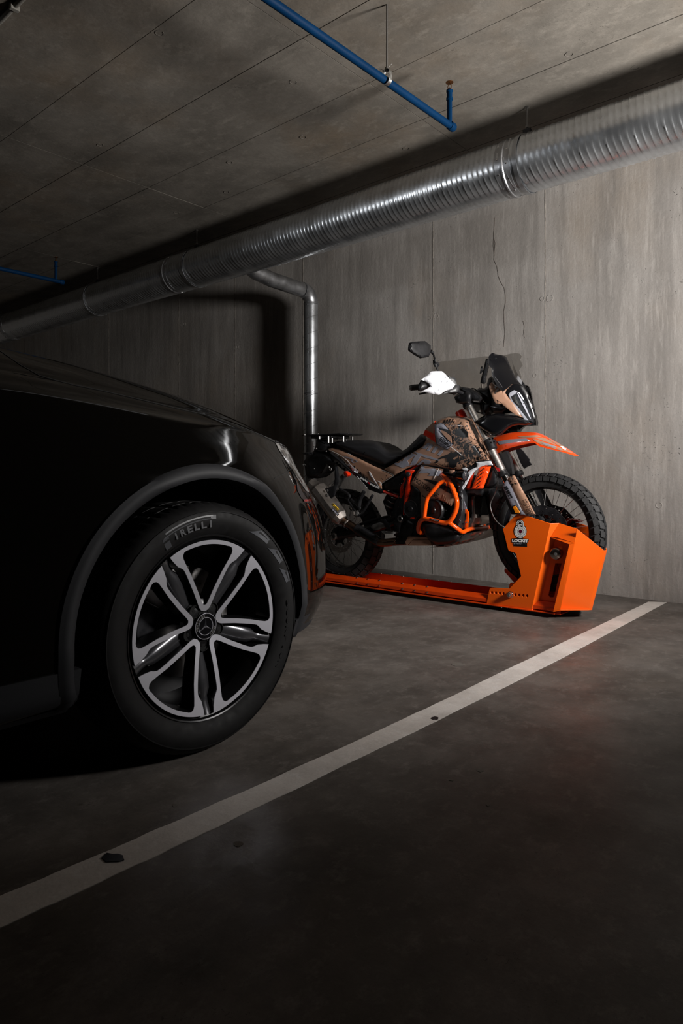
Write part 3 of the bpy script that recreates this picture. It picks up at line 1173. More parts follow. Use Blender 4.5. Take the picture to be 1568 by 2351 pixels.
bvh_car = bvh_of([body])
# inner liner blocks light through the arch
for sx in (1, -1):
    pass
# arch trim following the flank
def arch(a0, a1, wy, front=True):
    V, Fc = [], []
    k = 0
    N_ = 60
    for i in range(N_ + 1):
        a = math.radians(a0 + (a1 - a0) * i / N_)
        fr = max(0.0, math.cos(a)) if front else 0
        ro = .464 - .02 * max(0, math.cos(a)) * (1 if front else 0)
        ri = .424
        row = []
        for r, dx in ((ri - .004, -.07), (ri - .004, .006), (ri + .006, .014), (ri + .02, .016), (ro - .012, .013), (ro - .002, .009), (ro, -.01)):
            y, z = wy + r * math.cos(a), WZ + .012 + r * math.sin(a)
            y2 = y if y < wy + .8 else y
            row.append(Vector((side_x(y2, max(.2, z), dx), y, z)))
        V += row
    c = 7
    for i in range(N_):
        for j in range(c - 1):
            Fc.append((i * c + j, i * c + j + 1, (i + 1) * c + j + 1, (i + 1) * c + j))
    return V, Fc
V, Fc = arch(-24, 200, WY)
at_ = obj('wheel_arch_trim', V, Fc, M_TRIM, car, ang=50)
obj('wheel_arch_trim', [Vector((2 * CXM - v.x, v.y, v.z)) for v in V], Fc, M_TRIM, car, ang=50)
V, Fc = arch(-20, 200, WY - 2.873, False)
obj('wheel_arch_trim', V, Fc, M_TRIM, car, ang=50)
# lower cladding along bumper and sill: offset copy of the lowest rows
def cladding(y0, y1, lo, hi, dx):
    V, Fc = [], []
    cols = 0
    ys = [y0 + (y1 - y0) * i / 40 for i in range(41)]
    hs = [lo + (hi - lo) * j / 6 for j in range(7)]
    for y in ys:
        for h in hs:
            V.append(Vector((side_x(y, h, dx), y, h)))
    for i in range(40):
        for j in range(6):
            Fc.append((i * 7 + j, i * 7 + j + 1, (i + 1) * 7 + j + 1, (i + 1) * 7 + j))
    n = len(V)
    V += [v - Vector((.03, 0, 0)) for v in V]
    Fc += [tuple(q + n for q in reversed(t)) for t in list(Fc)]
    for j in range(6):
        Fc += [(j, j + 1, n + j + 1, n + j), (40 * 7 + j, n + 40 * 7 + j, n + 40 * 7 + j + 1, 40 * 7 + j + 1)]
    for i in range(40):
        Fc += [(i * 7, (i + 1) * 7, n + (i + 1) * 7, n + i * 7), (i * 7 + 6, n + i * 7 + 6, n + (i + 1) * 7 + 6, (i + 1) * 7 + 6)]
    return V, Fc
for a, b, lo, hi, nm in ((1.655, 2.05, .205, .315, 'bumper_cladding'), (-1.18, .86, .205, .33, 'sill_cladding')):
    V, Fc = cladding(a, b, lo, hi, .008)
    obj(nm, V, Fc, M_TRIM, car)
    obj(nm, [Vector((2 * CXM - v.x, v.y, v.z)) for v in V], Fc, M_TRIM, car)
# headlamp laid into the corner, with inner light blades and glass cover
HL = [(632, 1017), (640, 1019), (647, 1024), (656, 1031), (663, 1041), (668, 1051), (672, 1061), (677, 1071), (683, 1081), (688, 1091), (694, 1101), (700, 1111), (705, 1121), (709, 1131), (703, 1128), (694, 1116), (683, 1099), (671, 1080), (659, 1063), (648, 1046), (638, 1030)]
hl = decal('headlight', HL, bvh_car, M_LENS, car, .0018, 3, label='clear headlamp')
for pts, mm in (([(644, 1034), (650, 1033), (658, 1046), (655, 1052)], M_CHROME), ([(657, 1058), (661, 1057), (676, 1080), (692, 1108), (690, 1108), (672, 1082)], M_CHROME), ([(660, 1043), (662, 1043), (671, 1064), (669, 1066)], M_CHROME), ([(640, 1020), (650, 1027), (655, 1034), (646, 1030)], M_GLASSD)):
    decal('light_blade', pts, bvh_car, mm, hl, .003, 3)
decal('red_reflection', [(696, 1147), (711, 1146), (712, 1151), (697, 1152)], bvh_car, M_REDREFL, car, .003, 3, label='dark red reflection of the stand')  # the stand's red reflection in the bumper, laid on as colour
decal('lamp_brow', [(630, 1013), (638, 1013), (646, 1019), (655, 1028), (647, 1022), (640, 1017), (632, 1016)], bvh_car, M_BLACK, car, .003, 3)
decal('bumper_vent', [(668, 1083), (675, 1094), (684, 1112), (696, 1134), (709, 1152), (705, 1156), (690, 1142), (682, 1126), (680, 1108)], bvh_car, M_BLACK, car, .002, 3)
# shut lines, pressed 3 mm wide dark gaps, and fascia seam
def seam(pts, name='shut_line', w=1.2, mm=None, lift=.0012):
    L_, R_ = [], []
    for i, p in enumerate(pts):
        a, b = pts[max(i - 1, 0)], pts[min(i + 1, len(pts) - 1)]
        dx, dy_ = b[0] - a[0], b[1] - a[1]
        k = math.hypot(dx, dy_)
        L_.append((p[0] - dy_ / k * w / 2, p[1] + dx / k * w / 2))
        R_.append((p[0] + dy_ / k * w / 2, p[1] - dx / k * w / 2))
    return decal(name, L_ + R_[::-1], bvh_car, mm or M_LINER, car, lift, 6)
seam([(0, 806), (50, 840), (90, 862), (130, 874), (170, 884), (230, 896), (300, 912), (390, 934), (470, 952), (540, 975), (600, 999), (634, 1017)])
seam([(0, 893), (80, 904), (170, 919), (250, 934), (340, 953)], 'crease_highlight', 1.5, M_TRIM, .0006)
seam([(630, 1098), (650, 1088), (668, 1077)])
# front grille and badge-free air intakes on the nose
nose = 2.19
G = []
for z in (.50, .56, .62, .68):
    v, f = box_vf((CXM, 2.235 - (z - .5) * .3, z), (.30, .012, .012))
    obj('grille_slat', v, f, M_CHROME, car)
bevel(obj('grille_frame', *box_vf((CXM, 2.19, .59), (.36, .02, .13)), M_BLACKG, car, smooth=False), .01)
for sx in (-1, 1):
    bevel(obj('air_intake', *box_vf((CXM + sx * .42, 2.15, .38), (.10, .03, .05)), M_BLACK, car, smooth=False), .01)
bevel(obj('number_plate_holder', *box_vf((CXM, 2.25, .42), (.27, .01, .06)), M_BLACK, car, smooth=False), .004)
# cabin, mostly outside the frame
V, Fc = [], []
sec = [(.45, 1.13, .80), (.1, 1.38, .74), (-.35, 1.60, .66), (-1.0, 1.635, .64), (-1.8, 1.60, .62), (-2.3, 1.42, .60), (-2.55, 1.12, .66)]
for y, h, w in sec:
    for x, z in ((-.86, 1.05), (-w - .03, 1.05 + (h - 1.05) * .75), (-w, h - .02 if h > 1.2 else h), (-w * .5, h), (0, h + .01), (w * .5, h), (w, h - .02 if h > 1.2 else h), (w + .03, 1.05 + (h - 1.05) * .75), (.86, 1.05)):
        V.append(Vector((CXM + x, y, z)))
for i in range(len(sec) - 1):
    for k in range(8):
        Fc.append((i * 9 + k, i * 9 + k + 1, (i + 1) * 9 + k + 1, (i + 1) * 9 + k))
    Fc.append((i * 9 + 8, i * 9, (i + 1) * 9, (i + 1) * 9 + 8))
Fc += [tuple(range(9)), tuple(range(6 * 9, 7 * 9))]
obj('glasshouse', V, Fc, M_GLASS, car)
mv = [Vector(q) for q in box_vf((-1.52, .12, 1.12), (.09, .06, .06))[0]]
bevel(obj('door_mirror', mv, box_vf((0, 0, 0), (1, 1, 1))[1], M_PAINT, car), .02, 3)

# ------------------------------------------------------------------ car wheel
def W(a, b, d, wc):
    """wheel coords: a to the front, b up, d outwards"""
    sx = wc[3]
    return Vector((wc[0] + sx * d, wc[1] + a, wc[2] + b))
def car_wheel(xf, wy, sx, detail=True):
    wc = (xf, wy, WZ, sx)
    ax = (sx, 0, 0)
    c = (xf, wy, WZ)
    wt = thing_part('wheel', car, c)
    # tyre
    prof = [(.262, -.012), (.270, -.003), (.285, .006), (.305, .0125), (.322, .0135), (.334, .010), (.3345, .0125), (.337, .0125), (.3375, .009), (.346, .002), (.354, -.010), (.3595, -.022), (.3625, -.040), (.363, -.055), (.3585, -.056), (.3585, -.062), (.363, -.063), (.3635, -.115), (.359, -.116), (.359, -.124), (.3635, -.125), (.362, -.19), (.355, -.22), (.33, -.232), (.262, -.215)]
    V, Fc = [], []
    seg = 216
    n = len(prof)
    for k in range(seg):
        t = 2 * math.pi * k / seg
        g = (k % 3 == 0)
        for i, (r, d) in enumerate(prof):
            if g and (.352 < r):
                if i in (10, 11, 12, 13):
                    r -= (.0006, .002, .0055, .0055)[i - 10]
                elif 13 < i < 22:
                    r -= .004 if k % 2 else 0
            V.append(W(r * math.sin(t), r * math.cos(t), d, wc))
    for k in range(seg):
        q = (k + 1) % seg
        for i in range(n - 1):
            Fc.append((k * n + i, k * n + i + 1, q * n + i + 1, q * n + i))
    ty = obj('tyre', V, Fc, M_TYRE, wt, ang=30)
    lathe('rim_barrel', [(.268, -.012), (.2685, -.004), (.2665, -.002), (.263, -.004), (.260, -.014), (.250, -.02), (.246, -.05), (.235, -.09), (.228, -.20), (.20, -.205)], c, ax, M_RIMB, wt, 96, open0=True)
    lathe('brake_disc', [(.165, -.135), (.165, -.125), (.095, -.125), (.092, -.10), (.05, -.098), (0, -.098)], c, ax, M_DISC, wt, 64)
    lathe('hub_body', [(.085, -.10), (.078, -.04), (.062, -.032), (.045, -.030), (0, -.03)], c, ax, M_RIMB, wt, 48)
    # caliper
    Vc = []
    for a in np.linspace(math.radians(150), math.radians(205), 8):
        for r, d in ((.115, -.10), (.182, -.10), (.182, -.16), (.115, -.16)):
            Vc.append(W(r * math.cos(a), r * math.sin(a), d, wc))
    Fq = [(0, 1, 2, 3), (28, 31, 30, 29)]
    for i in range(7):
        for k in range(4):
            q = (k + 1) % 4
            Fq.append((i * 4 + k, i * 4 + q, i * 4 + 4 + q, i * 4 + 4 + k))
    bevel(obj('brake_caliper', Vc, Fq, M_DARKM, wt), .006)
    # polished window frames
    half_out = [(.0, .0435), (.012, .0465), (.020, .056), (.041, .100), (.068, .1495), (.078, .166), (.084, .174), (.094, .180), (.104, .184), (.1225, .2005), (.1345, .2135)]
    arc_o = [(.2525 * math.sin(t), .2525 * math.cos(t)) for t in np.linspace(math.radians(32.0), 0, 12)][1:]
    half_in = [(.0, .062), (.006, .064), (.012, .073), (.031, .111), (.056, .156), (.078, .190), (.087, .205), (.0895, .215), (.086, .224), (.078, .2285)]
    arc_i = [(.2405 * math.sin(t), .2405 * math.cos(t)) for t in np.linspace(math.radians(17.0), 0, 7)]
    ho, hi_ = half_out + arc_o, half_in + arc_i
    outer = ho + [(-x, y) for x, y in reversed(ho[1:-1])]
    inner = hi_ + [(-x, y) for x, y in reversed(hi_[1:-1])]
    def dish(x, y):
        r = math.hypot(x, y)
        return -.028 + .024 * min(1, (r / .2525)) ** 1.3 if r > .0 else -.028
    for k in range(5):
        th = math.radians(72 * k)
        def T(x, y, d):
            X_ = x * math.cos(th) + y * math.sin(th)
            Y_ = -x * math.sin(th) + y * math.cos(th)
            return W(X_, Y_, d, wc)
        vs, tris, loops = tri2d(outer, (inner,), None)
        nV = len(vs)
        V = [T(x, y, dish(x, y)) for x, y in vs]
        V += [T(x, y, dish(x, y) - .0022) for x, y in vs]
        Fq = list(tris) + [tuple(i + nV for i in reversed(t)) for t in tris]
        for lp in loops:
            for i in range(len(lp)):
                a, b = lp[i], lp[(i + 1) % len(lp)]
                Fq.append((a, b, b + nV, a + nV))
        # bright machined face
        o = obj('spoke_face', V, Fq, M_RIMP, wt, ang=25, label='polished machined window frame' if k == 0 else None)
        # dark body of the frame behind it
        V = [T(x, y, dish(x, y) - .0023) for x, y in vs]
        loin = loops[1]
        sc_ = {}
        V2 = []
        for i, (x, y) in enumerate(vs):
            s_ = .90 if i in set(loops[1]) else 1.0
            cx_, cy_ = 0, .165
            V2.append(T(cx_ + (x - cx_) * s_, cy_ + (y - cy_) * s_, -.062))
        Fq2 = list(tris) + [tuple(i + nV for i in reversed(t)) for t in tris]
        for lp in loops:
            for i in range(len(lp)):
                a, b = lp[i], lp[(i + 1) % len(lp)]
                Fq2.append((a, b, b + nV, a + nV))
        obj('spoke_body', V + V2, Fq2, M_RIMB, wt, ang=30)
        # rounded groove bar between two frames
        th2 = math.radians(72 * k + 36)
        V, Fq = [], []
        st = [(.070, .030, -.050), (.10, .027, -.046), (.15, .025, -.036), (.185, .023, -.030), (.205, .016, -.032), (.22, .017, -.030), (.2525, .019, -.016)]
        for r, hw, d in st:
            for q in range(7):
                s_ = -1 + q / 3
                x = hw * s_
                V.append(W(x * math.cos(th2) + r * math.sin(th2), -x * math.sin(th2) + r * math.cos(th2), d + .007 * (1 - s_ * s_) - .004 * (abs(s_) > .9), wc))
        for i in range(len(st) - 1):
            for q in range(6):
                Fq.append((i * 7 + q, i * 7 + q + 1, i * 7 + 8 + q, i * 7 + 7 + q))
        nn = len(V)
        V += [v - Vector((sx * .02, 0, 0)) for v in V]
        Fq += [tuple(i + nn for i in reversed(t)) for t in list(Fq)]
        obj('groove_spoke', V, Fq, M_RIMD, wt, ang=60)
        # lug recess and bolt
        lc = W(.056 * math.sin(th2), .056 * math.cos(th2), -.03, wc)
        lathe('lug_recess', [(.0185, -.004), (.0185, .002), (.0165, .002), (.016, -.002), (0, -.002)], lc, ax, M_LINER, wt, 24)
        lathe('lug_bolt', [(.007, -.003), (.007, -.0015), (.0055, -.001), (0, -.001)], lc, ax, M_LINER, wt, 6)
    if not detail:
        return wt
    # hub cap with ring and three-pointed star
    hc = W(0, 0, -.026, wc)
    cap = lathe('hub_cap', [(.0385, -.01), (.0385, .004), (.037, .0062), (.0355, .005), (.0265, .0045), (.0255, .0062), (.0245, .0045), (0, .0045)], hc, ax, M_BLACKG, wt, 48)
    for r in (.0375, .0255):
        P = [W(r * math.sin(t), r * math.cos(t), -.0198, wc) for t in np.linspace(0, 2 * math.pi, 49)[:-1]]
        tube('chrome_ring', P, .0011, M_RIMP, wt, 6, closed=True)
    for k in range(3):
        t = math.radians(120 * k)
        tip = W(.0245 * math.sin(t), .0245 * math.cos(t), -.0205, wc)
        a = W(.0035 * math.sin(t + 1.05), .0035 * math.cos(t + 1.05), -.0212, wc)
        b = W(.0035 * math.sin(t - 1.05), .0035 * math.cos(t - 1.05), -.0212, wc)
        o_ = W(0, 0, -.0175, wc)
        obj('star_point', [tip, a, b, o_], [(0, 1, 3), (0, 3, 2), (0, 2, 1), (1, 2, 3)], M_RIMP, wt, smooth=False)
    def ringtext(s, r, a0, a1, h, parent, m_, d, flip=False, name='letter', bold=.02, lift=.0012, widths=None):
        n_ = len(s)
        for i, ch in enumerate(s):
            if ch == ' ':
                continue
            t0 = math.radians(a0 + (a1 - a0) * (i + .12) / n_)
            t1 = math.radians(a0 + (a1 - a0) * (i + .88) / n_)
            if flip:
                p0 = W(r * math.sin(t0), r * math.cos(t0), d, wc)
                p1 = W(r * math.sin(t1), r * math.cos(t1), d, wc)
                tm = (t0 + t1) / 2
                up = W(-h * math.sin(tm), -h * math.cos(tm), 0, wc) - W(0, 0, 0, wc)
            else:
                p0 = W(r * math.sin(t0), r * math.cos(t0), d, wc)
                p1 = W(r * math.sin(t1), r * math.cos(t1), d, wc)
                tm = (t0 + t1) / 2
                up = W(h * math.sin(tm), h * math.cos(tm), 0, wc) - W(0, 0, 0, wc)
            if ch == 'I' or ch == '-':
                mid = (p0 + p1) / 2
                p0, p1 = mid + (p0 - mid) * .3, mid + (p1 - mid) * .3
            text_on(name, ch, p0, p1, up, parent and parent, M_LETTER if m_ is None else m_) if False else text_on(name, ch, p0, p1, up, M_LETTER if m_ is None else m_, parent, .0012, bold, lift)
    ringtext('MERCEDES', .0285, -110, -5, .006, wt, M_ALU, -.0212)
    ringtext('BENZ', .0345, 150, 95, .006, wt, M_ALU, -.0212, True)
    # raised tyre lettering
    ringtext('IRELLI', .291, -27, 1, .020, wt, None, .0105, bold=.03)
    # the long P: stem and the bar that runs over the other letters
    def ringband(a0, a1, r0, r1, name, N_=16, m_=None, d=None):
        V, Fq = [], []
        for i in range(N_ + 1):
            a = math.radians(a0 + (a1 - a0) * i / N_)
            k = i / N_
            q0 = r0(k) if callable(r0) else r0
            q1 = r1(k) if callable(r1) else r1
            for r in (q0, q1):
                dd = float(np.interp(r, [.285, .305, .322, .334, .346], [.006, .0125, .0135, .010, .002]))
                V.append(W(r * math.sin(a), r * math.cos(a), dd + .0012, wc))
        nn = len(V)
        V += [v - Vector((sx * .002, 0, 0)) for v in V]
        for i in range(N_):
            Fq.append((2 * i, 2 * i + 1, 2 * i + 3, 2 * i + 2))
            Fq.append((2 * i, 2 * i + 2, nn + 2 * i + 2, nn + 2 * i))
            Fq.append((2 * i + 1, nn + 2 * i + 1, nn + 2 * i + 3, 2 * i + 3))
        Fq += [(0, nn, nn + 1, 1), (2 * N_, 2 * N_ + 1, nn + 2 * N_ + 1, nn + 2 * N_)]
        obj(name, V, Fq, m_ or M_LETTER, wt, ang=60)
    ringband(-33, -29, .281, .316, 'letter', 6)
    ringband(-32, -1, .3145, .3175, 'letter_bar')
    ringband(-30, 0, .3225, .3265, 'letter_bar')
    ringband(-1.5, 2, .3145, .3265, 'letter_bar', 4)
    for a0, a1 in ((27, 43), (45, 59), (61, 72)):
        ringband(a0, a1, lambda k: .302 + .007 * k, lambda k: .303 + .028 * min(1, k / .5) ** 1.3 - .004 * k, 'sidewall_flash', 10, M_FLASH)
    ringtext('SCORPION', .299, 82, 124, .013, wt, M_TYRE, .0105, bold=.0)
    cyl('valve_stem', W(-.02, -.235, -.03, wc), W(-.024, -.205, -.012, wc), .004, M_BLACK, wt, 8)
    return wt
def thing_part(name, parent, loc):
    """Empty used as a part that carries sub-parts"""
    o = bpy.data.objects.new(name, None)
    COL.objects.link(o)
    o.parent = parent
    org = ROOTLOC[parent.name]
    o.location = Vector(loc) - org
    ROOTLOC[o.name] = Vector(loc)
    return o
M_LETTER = mat('raised_rubber_letters', (0.040, 0.042, 0.048), 0.45)
M_FLASH = mat('glossy_rubber_flash', (0.060, 0.063, 0.072), 0.4)
M_TYRE = mat('car_tyre_rubber', (0.009, 0.0087, 0.009), 0.65, spec=0.2, noise=(35, 0.6, 0.08))
car_wheel(-1.600, WY, 1)
car_wheel(2 * CXM + 1.600, WY, -1, False)
car_wheel(-1.600, WY - 2.873, 1, False)
car_wheel(2 * CXM + 1.600, WY - 2.873, -1, False)
obj('underbody', *box_vf((CXM, -.3, .27), (.78, 2.0, .05)), M_LINER, car, smooth=False)
obj('axle_beam', *box_vf((CXM, WY, .36), (.72, .05, .04)), M_LINER, car, smooth=False)
# ================================================================== MOTORCYCLE
FX, FZ, FR = -1.726, 0.469, 0.345       # front hub
RX, RZ, RRr = -3.262, 0.362, 0.335      # rear hub
bike = thing('motorcycle', 'tan, black and orange adventure motorcycle clamped in the orange floor stand', 'motorcycle', (RX, YB, .026))
SPLATS = [(tuple(B(1050, 995, -.15)), .10), (tuple(B(1078, 1046, -.17)), .13), (tuple(B(1040, 1068, -.17)), .07)]
M_TANS = splatter_material()
SPL2 = SPLATS
SPLATS = [(tuple(B(1166, 1108, -.14)), .06)]
M_TANF = splatter_material()
SPLATS = [(tuple(B(893, 1105, -.13)), .045)]
M_TANT = splatter_material()
K1, K2, K3, K4, K5 = (930, 770, 9.8), (1040, 800, 7.84), (960, 940, 7.84), (1130, 960, 7.467), (740, 990, 6.533)
L1, L2, L3, L4 = (680, 970, 11.2), (800, 1080, 7.84), (980, 1060, 7.84), (1110, 1160, 5.407)
DD, MM = (860, 1020, 4.9), (680, 1090, 6.03)

def bolt(px, py, dy, r, parent, m=None, name='bolt', depth=.006, hexa=False):
    c = B(px, py, dy)
    return lathe(name, [(r, 0), (r, -depth * .6), (r * .8, -depth), (r * .45, -depth), (r * .42, -depth * .5), (0, -depth * .5)], c, (0, 1, 0), m or M_CHROME, parent, 6 if hexa else 14)

# ---- wheels
def bike_wheel(hx, hz, R, tw, rimr, blocks, rows_, disc_r, name, discs):
    c = (hx, YB, hz)
    w = thing_part('wheel', bike, c)
    hw = tw / 2
    prof = []
    for t in np.linspace(-1, 1, 25):
        a = t * math.radians(118)
        # section: ellipse of half width hw, height R-rimr-.012
        hgt = (R - .010 - rimr) / (1 - math.cos(math.radians(118)))
        prof.append((R - .010 - hgt * (1 - math.cos(a)), hw * math.sin(a) * .96))
    lathe('tyre', prof, c, (0, 1, 0), M_RUB, w, 96, True)
    # tread blocks: real lugs, joined
    V, Fc = [], []
    hgt = (R - .010 - rimr) / (1 - math.cos(math.radians(118)))
    for k in range(blocks):
        for ri, (a0, a1, sh) in enumerate(rows_):
            t0 = (k + sh) / blocks * 2 * math.pi
            t1 = t0 + 2 * math.pi / blocks * .80
            if ri % 2:
                t1 = t0 + 2 * math.pi / blocks * .70
            q = []
            for (aa, tt) in ((a0, t0), (a1, t0 + (.02 if ri % 2 else -.012)), (a1, t1 + (.02 if ri % 2 else -.012)), (a0, t1)):
                for lift in (-.002, .0095):
                    a = math.radians(aa)
                    r = R - .010 - hgt * (1 - math.cos(a)) + lift * math.cos(a)
                    y = hw * math.sin(a) * .96 + lift * math.sin(a)
                    q.append(Vector((hx + r * math.sin(tt), YB + y, hz + r * math.cos(tt))))
            n = len(V)
            V += q
            Fc += [tuple(n + i for i in f) for f in ((1, 3, 5, 7), (0, 1, 3, 2), (2, 3, 5, 4), (4, 5, 7, 6), (6, 7, 1, 0))]
    tb = obj('tread_blocks', V, Fc, M_RUB, w, smooth=False)
    tb['kind'] = 'stuff'
    rw = hw * .62
    lathe('rim', [(rimr + .004, -rw), (rimr + .006, -rw + .003), (rimr - .004, -rw + .008), (rimr - .013, -rw * .35), (rimr - .016, 0), (rimr - .013, rw * .35), (rimr - .004, rw - .008), (rimr + .006, rw - .003), (rimr + .004, rw)], c, (0, 1, 0), M_BLACKG, w, 96)if False else obj('rim', *lathe_vf([(rimr + .006, -rw), (rimr - .003, -rw), (rimr - .008, -rw * .6), (rimr - .014, -rw * .3), (rimr - .014, rw * .3), (rimr - .008, rw * .6), (rimr - .003, rw), (rimr + .006, rw)], c, (0, 1, 0), 96, True), M_BLACKG, w)
    lathe('hub', [(.012, -.062), (.030, -.060), (.038, -.052), (.038, -.044), (.022, -.036), (.022, .036), (.038, .044), (.038, .052), (.030, .06), (.012, .062)], c, (0, 1, 0), M_REDO if name == 'f' else M_BLACKM, w, 32)
    n = 36
    for k in range(n):
        side = 1 if k % 2 else -1
        a = 2 * math.pi * k / n
        b = a + (0.42 if (k // 2) % 2 else -0.42)
        p0 = Vector((hx + .034 * math.sin(b), YB + side * .044, hz + .034 * math.cos(b)))
        p1 = Vector((hx + (rimr - .010) * math.sin(a), YB + side * rw * .3, hz + (rimr - .010) * math.cos(a)))
        v, f = tube_vf([p0, p1], .0015, 6)
        obj('spoke', v, f, M_CHROME if k % 3 else M_ALU, w)
    for d in discs:
        # perforated brake disc: annulus with real holes
        def place(x, z, dy):
            return Vector((x, YB + dy, z))
        ang = np.linspace(0, 2 * math.pi, 73)[:-1]
        outer = [(hx + disc_r * math.cos(t) * (1 + .015 * math.cos(12 * t)), hz + disc_r * math.sin(t) * (1 + .015 * math.cos(12 * t))) for t in ang]
        inner = [(hx + disc_r * .68 * math.cos(t), hz + disc_r * .68 * math.sin(t)) for t in ang[::2]]
        holes = [inner]
        for i in range(36):
            rr_ = disc_r * (.78, .85, .92)[i % 3]
            t = i * math.pi / 18
            holes.append([(hx + rr_ * math.cos(t) + .0042 * math.cos(q), hz + rr_ * math.sin(t) + .0042 * math.sin(q)) for q in np.linspace(0, 2 * math.pi, 7)[:-1]])
        v, f = plate_vf([(x, z, d) for x, z in outer], 0, .004, holes=holes, place=place)
        dd = obj('brake_disc', v, f, M_DISC if name == 'r' else M_DARKM, w, ang=30)
        star = []
        for i in range(48):
            t = 2 * math.pi * i / 48
            r = disc_r * (.70 if (i % 8) in (0, 1) else .42)
            star.append((hx + r * math.cos(t), hz + r * math.sin(t), d + .001))
        v, f = plate_vf(star, 0, .004, place=place)
        obj('disc_carrier', v, f, M_BLACKM, w, ang=30)
        for i in range(6):
            t = 2 * math.pi * (i * 8 + .5) / 48
            lathe('carrier_bolt', [(.006, 0), (.006, -.004), (.003, -.004), (.003, -.002), (0, -.002)], (hx + disc_r * .66 * math.cos(t), YB + d, hz + disc_r * .66 * math.sin(t)), (0, 1, 0), M_CHROME, w, 10)
    return w
fw_ = bike_wheel(FX, FZ, FR, .092, .262, 44, [(-78, -50, .0), (-46, -17, .45), (-13, 13, .1), (17, 46, .55), (50, 78, .0)], .155, 'f', (-.062, .062))
rw_ = bike_wheel(RX, RZ, RRr, .150, .235, 30, [(-82, -50, .0), (-46, -16, .5), (-12, 12, .0), (16, 46, .5), (50, 82, .0)], .125, 'r', (-.075,))
cyl('axle', (FX, YB - .12, FZ), (FX, YB + .12, FZ), .011, M_ALU, bike, 16)
cyl('axle', (RX, YB - .135, RZ), (RX, YB + .135, RZ), .012, M_ALU, bike, 16)

# ---- fork legs (near and mirrored far)
p_top, p_mid, p_low = B(1071, 921, -.10), B(1129.6, 1031.8, -.10), B(1152, 1083, -.10)
ax_ = (p_low - p_top).normalized()
def along_fork(z):
    return p_top + ax_ * ((z - p_top.z) / ax_.z)
foot = along_fork(FZ - .02)
for s_ in (0, 1):
    q = (lambda v: v) if s_ == 0 else mir
    cyl('fork_tube', q(p_top), q(along_fork(1.015)), .0235, M_SILVER, bike, 32)
    cyl('fork_tube', q(along_fork(1.015)), q(p_low), .029, M_SILVER, bike, 32)
    cyl('fork_seal', q(p_low), q(p_low + ax_ * .030), .031, M_BLACK, bike, 32)
    cyl('fork_stanchion', q(p_low + ax_ * .03), q(foot), .0225, M_CHROME, bike, 24)
    bevel(obj('axle_clamp', *box_vf(q(foot), (.032, .026, .045)), M_ALU, bike, smooth=False), .008, 3)
    cyl('fork_cap', q(p_top - ax_ * .012), q(p_top + ax_ * .004), .0235, M_CHROME, bike, 24)
    cyl('fork_clamp_ring', q(along_fork(1.25)), q(along_fork(1.215)), .031, M_BLACKM, bike, 24)
    cyl('fork_clamp_ring', q(B(1119.5, 1010, -.10)), q(B(1131, 1034, -.10)), .0335, M_BLACKM, bike, 24)
    for k in (0, 1):
        c = q(B(1131 + 3 * k, 1006.5 + 7.5 * k, -.125))
        lathe('clamp_bolt', [(.0055, 0), (.0055, -.006), (.003, -.006), (.003, -.003), (0, -.003)], c, (-.5, 1 if s_ == 0 else -1, 0), M_CHROME, bike, 12)
for z0, z1, r in ((1.215, 1.25, .03), (B(1119.5, 1010).z - .0, B(1131, 1034).z, .034)):
    c0 = (along_fork((z0 + z1) / 2))
    ctr = Vector((c0.x - .01, YB, c0.z))
    ex = Vector((ax_.z, 0, -ax_.x)) * -1
    bevel(obj('triple_clamp', *box_vf(ctr, (.04, .085, .017), (ex.normalized(), Vector((0, 1, 0)), ax_)), M_BLACKM, bike, smooth=False), .008, 3)
# steering head, red-orange frame showing between
rod('steering_head', [(1055, 945, 0), (1096, 1030, 0)], .03, M_REDO, bike, 20)
for s_ in (False, True):
    rod('frame_beam', [(1068, 962, -.04), (1040, 985, -.09), (990, 1040, -.13), (930, 1100, -.12), (925, 1160, -.11)], .019, M_REDO, bike, 12, 5, s_)
    rod('frame_beam', [(1090, 1010, -.04), (1085, 1080, -.08), (1062, 1160, -.09)], .014, M_REDO, bike, 12, 5, s_)

# ---- handlebar, grips, guards, mirror
rod('handlebar', [(943, 890.3, -.445), (975, 887, -.38), (1035, 893, -.24), (1058, 902, -.16), (1072, 908, -.10), (1080, 912, -.05), (1086, 914, 0)], .0125, M_BLACKM, bike, 14, 6)
rod('handlebar', [(943, 890.3, -.445), (975, 887, -.38), (1035, 893, -.24), (1058, 902, -.16), (1072, 908, -.10), (1080, 912, -.05), (1086, 914, 0)], .0125, M_BLACKM, bike, 14, 6, True)
for s_ in (False, True):
    rod('grip', [(943, 890.3, -.445), (962, 888.6, -.405), (985, 887.3, -.36), (1002, 887.5, -.32)], .0175, M_RUB, bike, 18, 4, s_)
    rod('grip_flange', [(1000, 887.5, -.325), (1003, 887.6, -.318)], .023, M_RUB, bike, 18, 2, s_)
    a, b = B(941.2, 890.4, -.449), B(943.4, 890.3, -.444)
    if s_:
        a, b = mir(a), mir(b)
    cyl('bar_end', a, b, .0155, M_ALU, bike, 20)
    rod('brake_lever' if not s_ else 'clutch_lever', [(1046, 905, -.20), (1020, 900, -.26), (995, 899, -.31), (962, 905, -.385)], .005, M_BLACKM, bike, 8, 5, s_)
    rod('lever_perch', [(1030, 893, -.25), (1048, 897, -.21)], .022, M_BLACKM, bike, 12, 2, s_)
a, b = B(941, 890.4, -.450), B(940.4, 890.4, -.4515)
cyl('bar_end_screw', a, b, .006, M_CHROME, bike, 8)
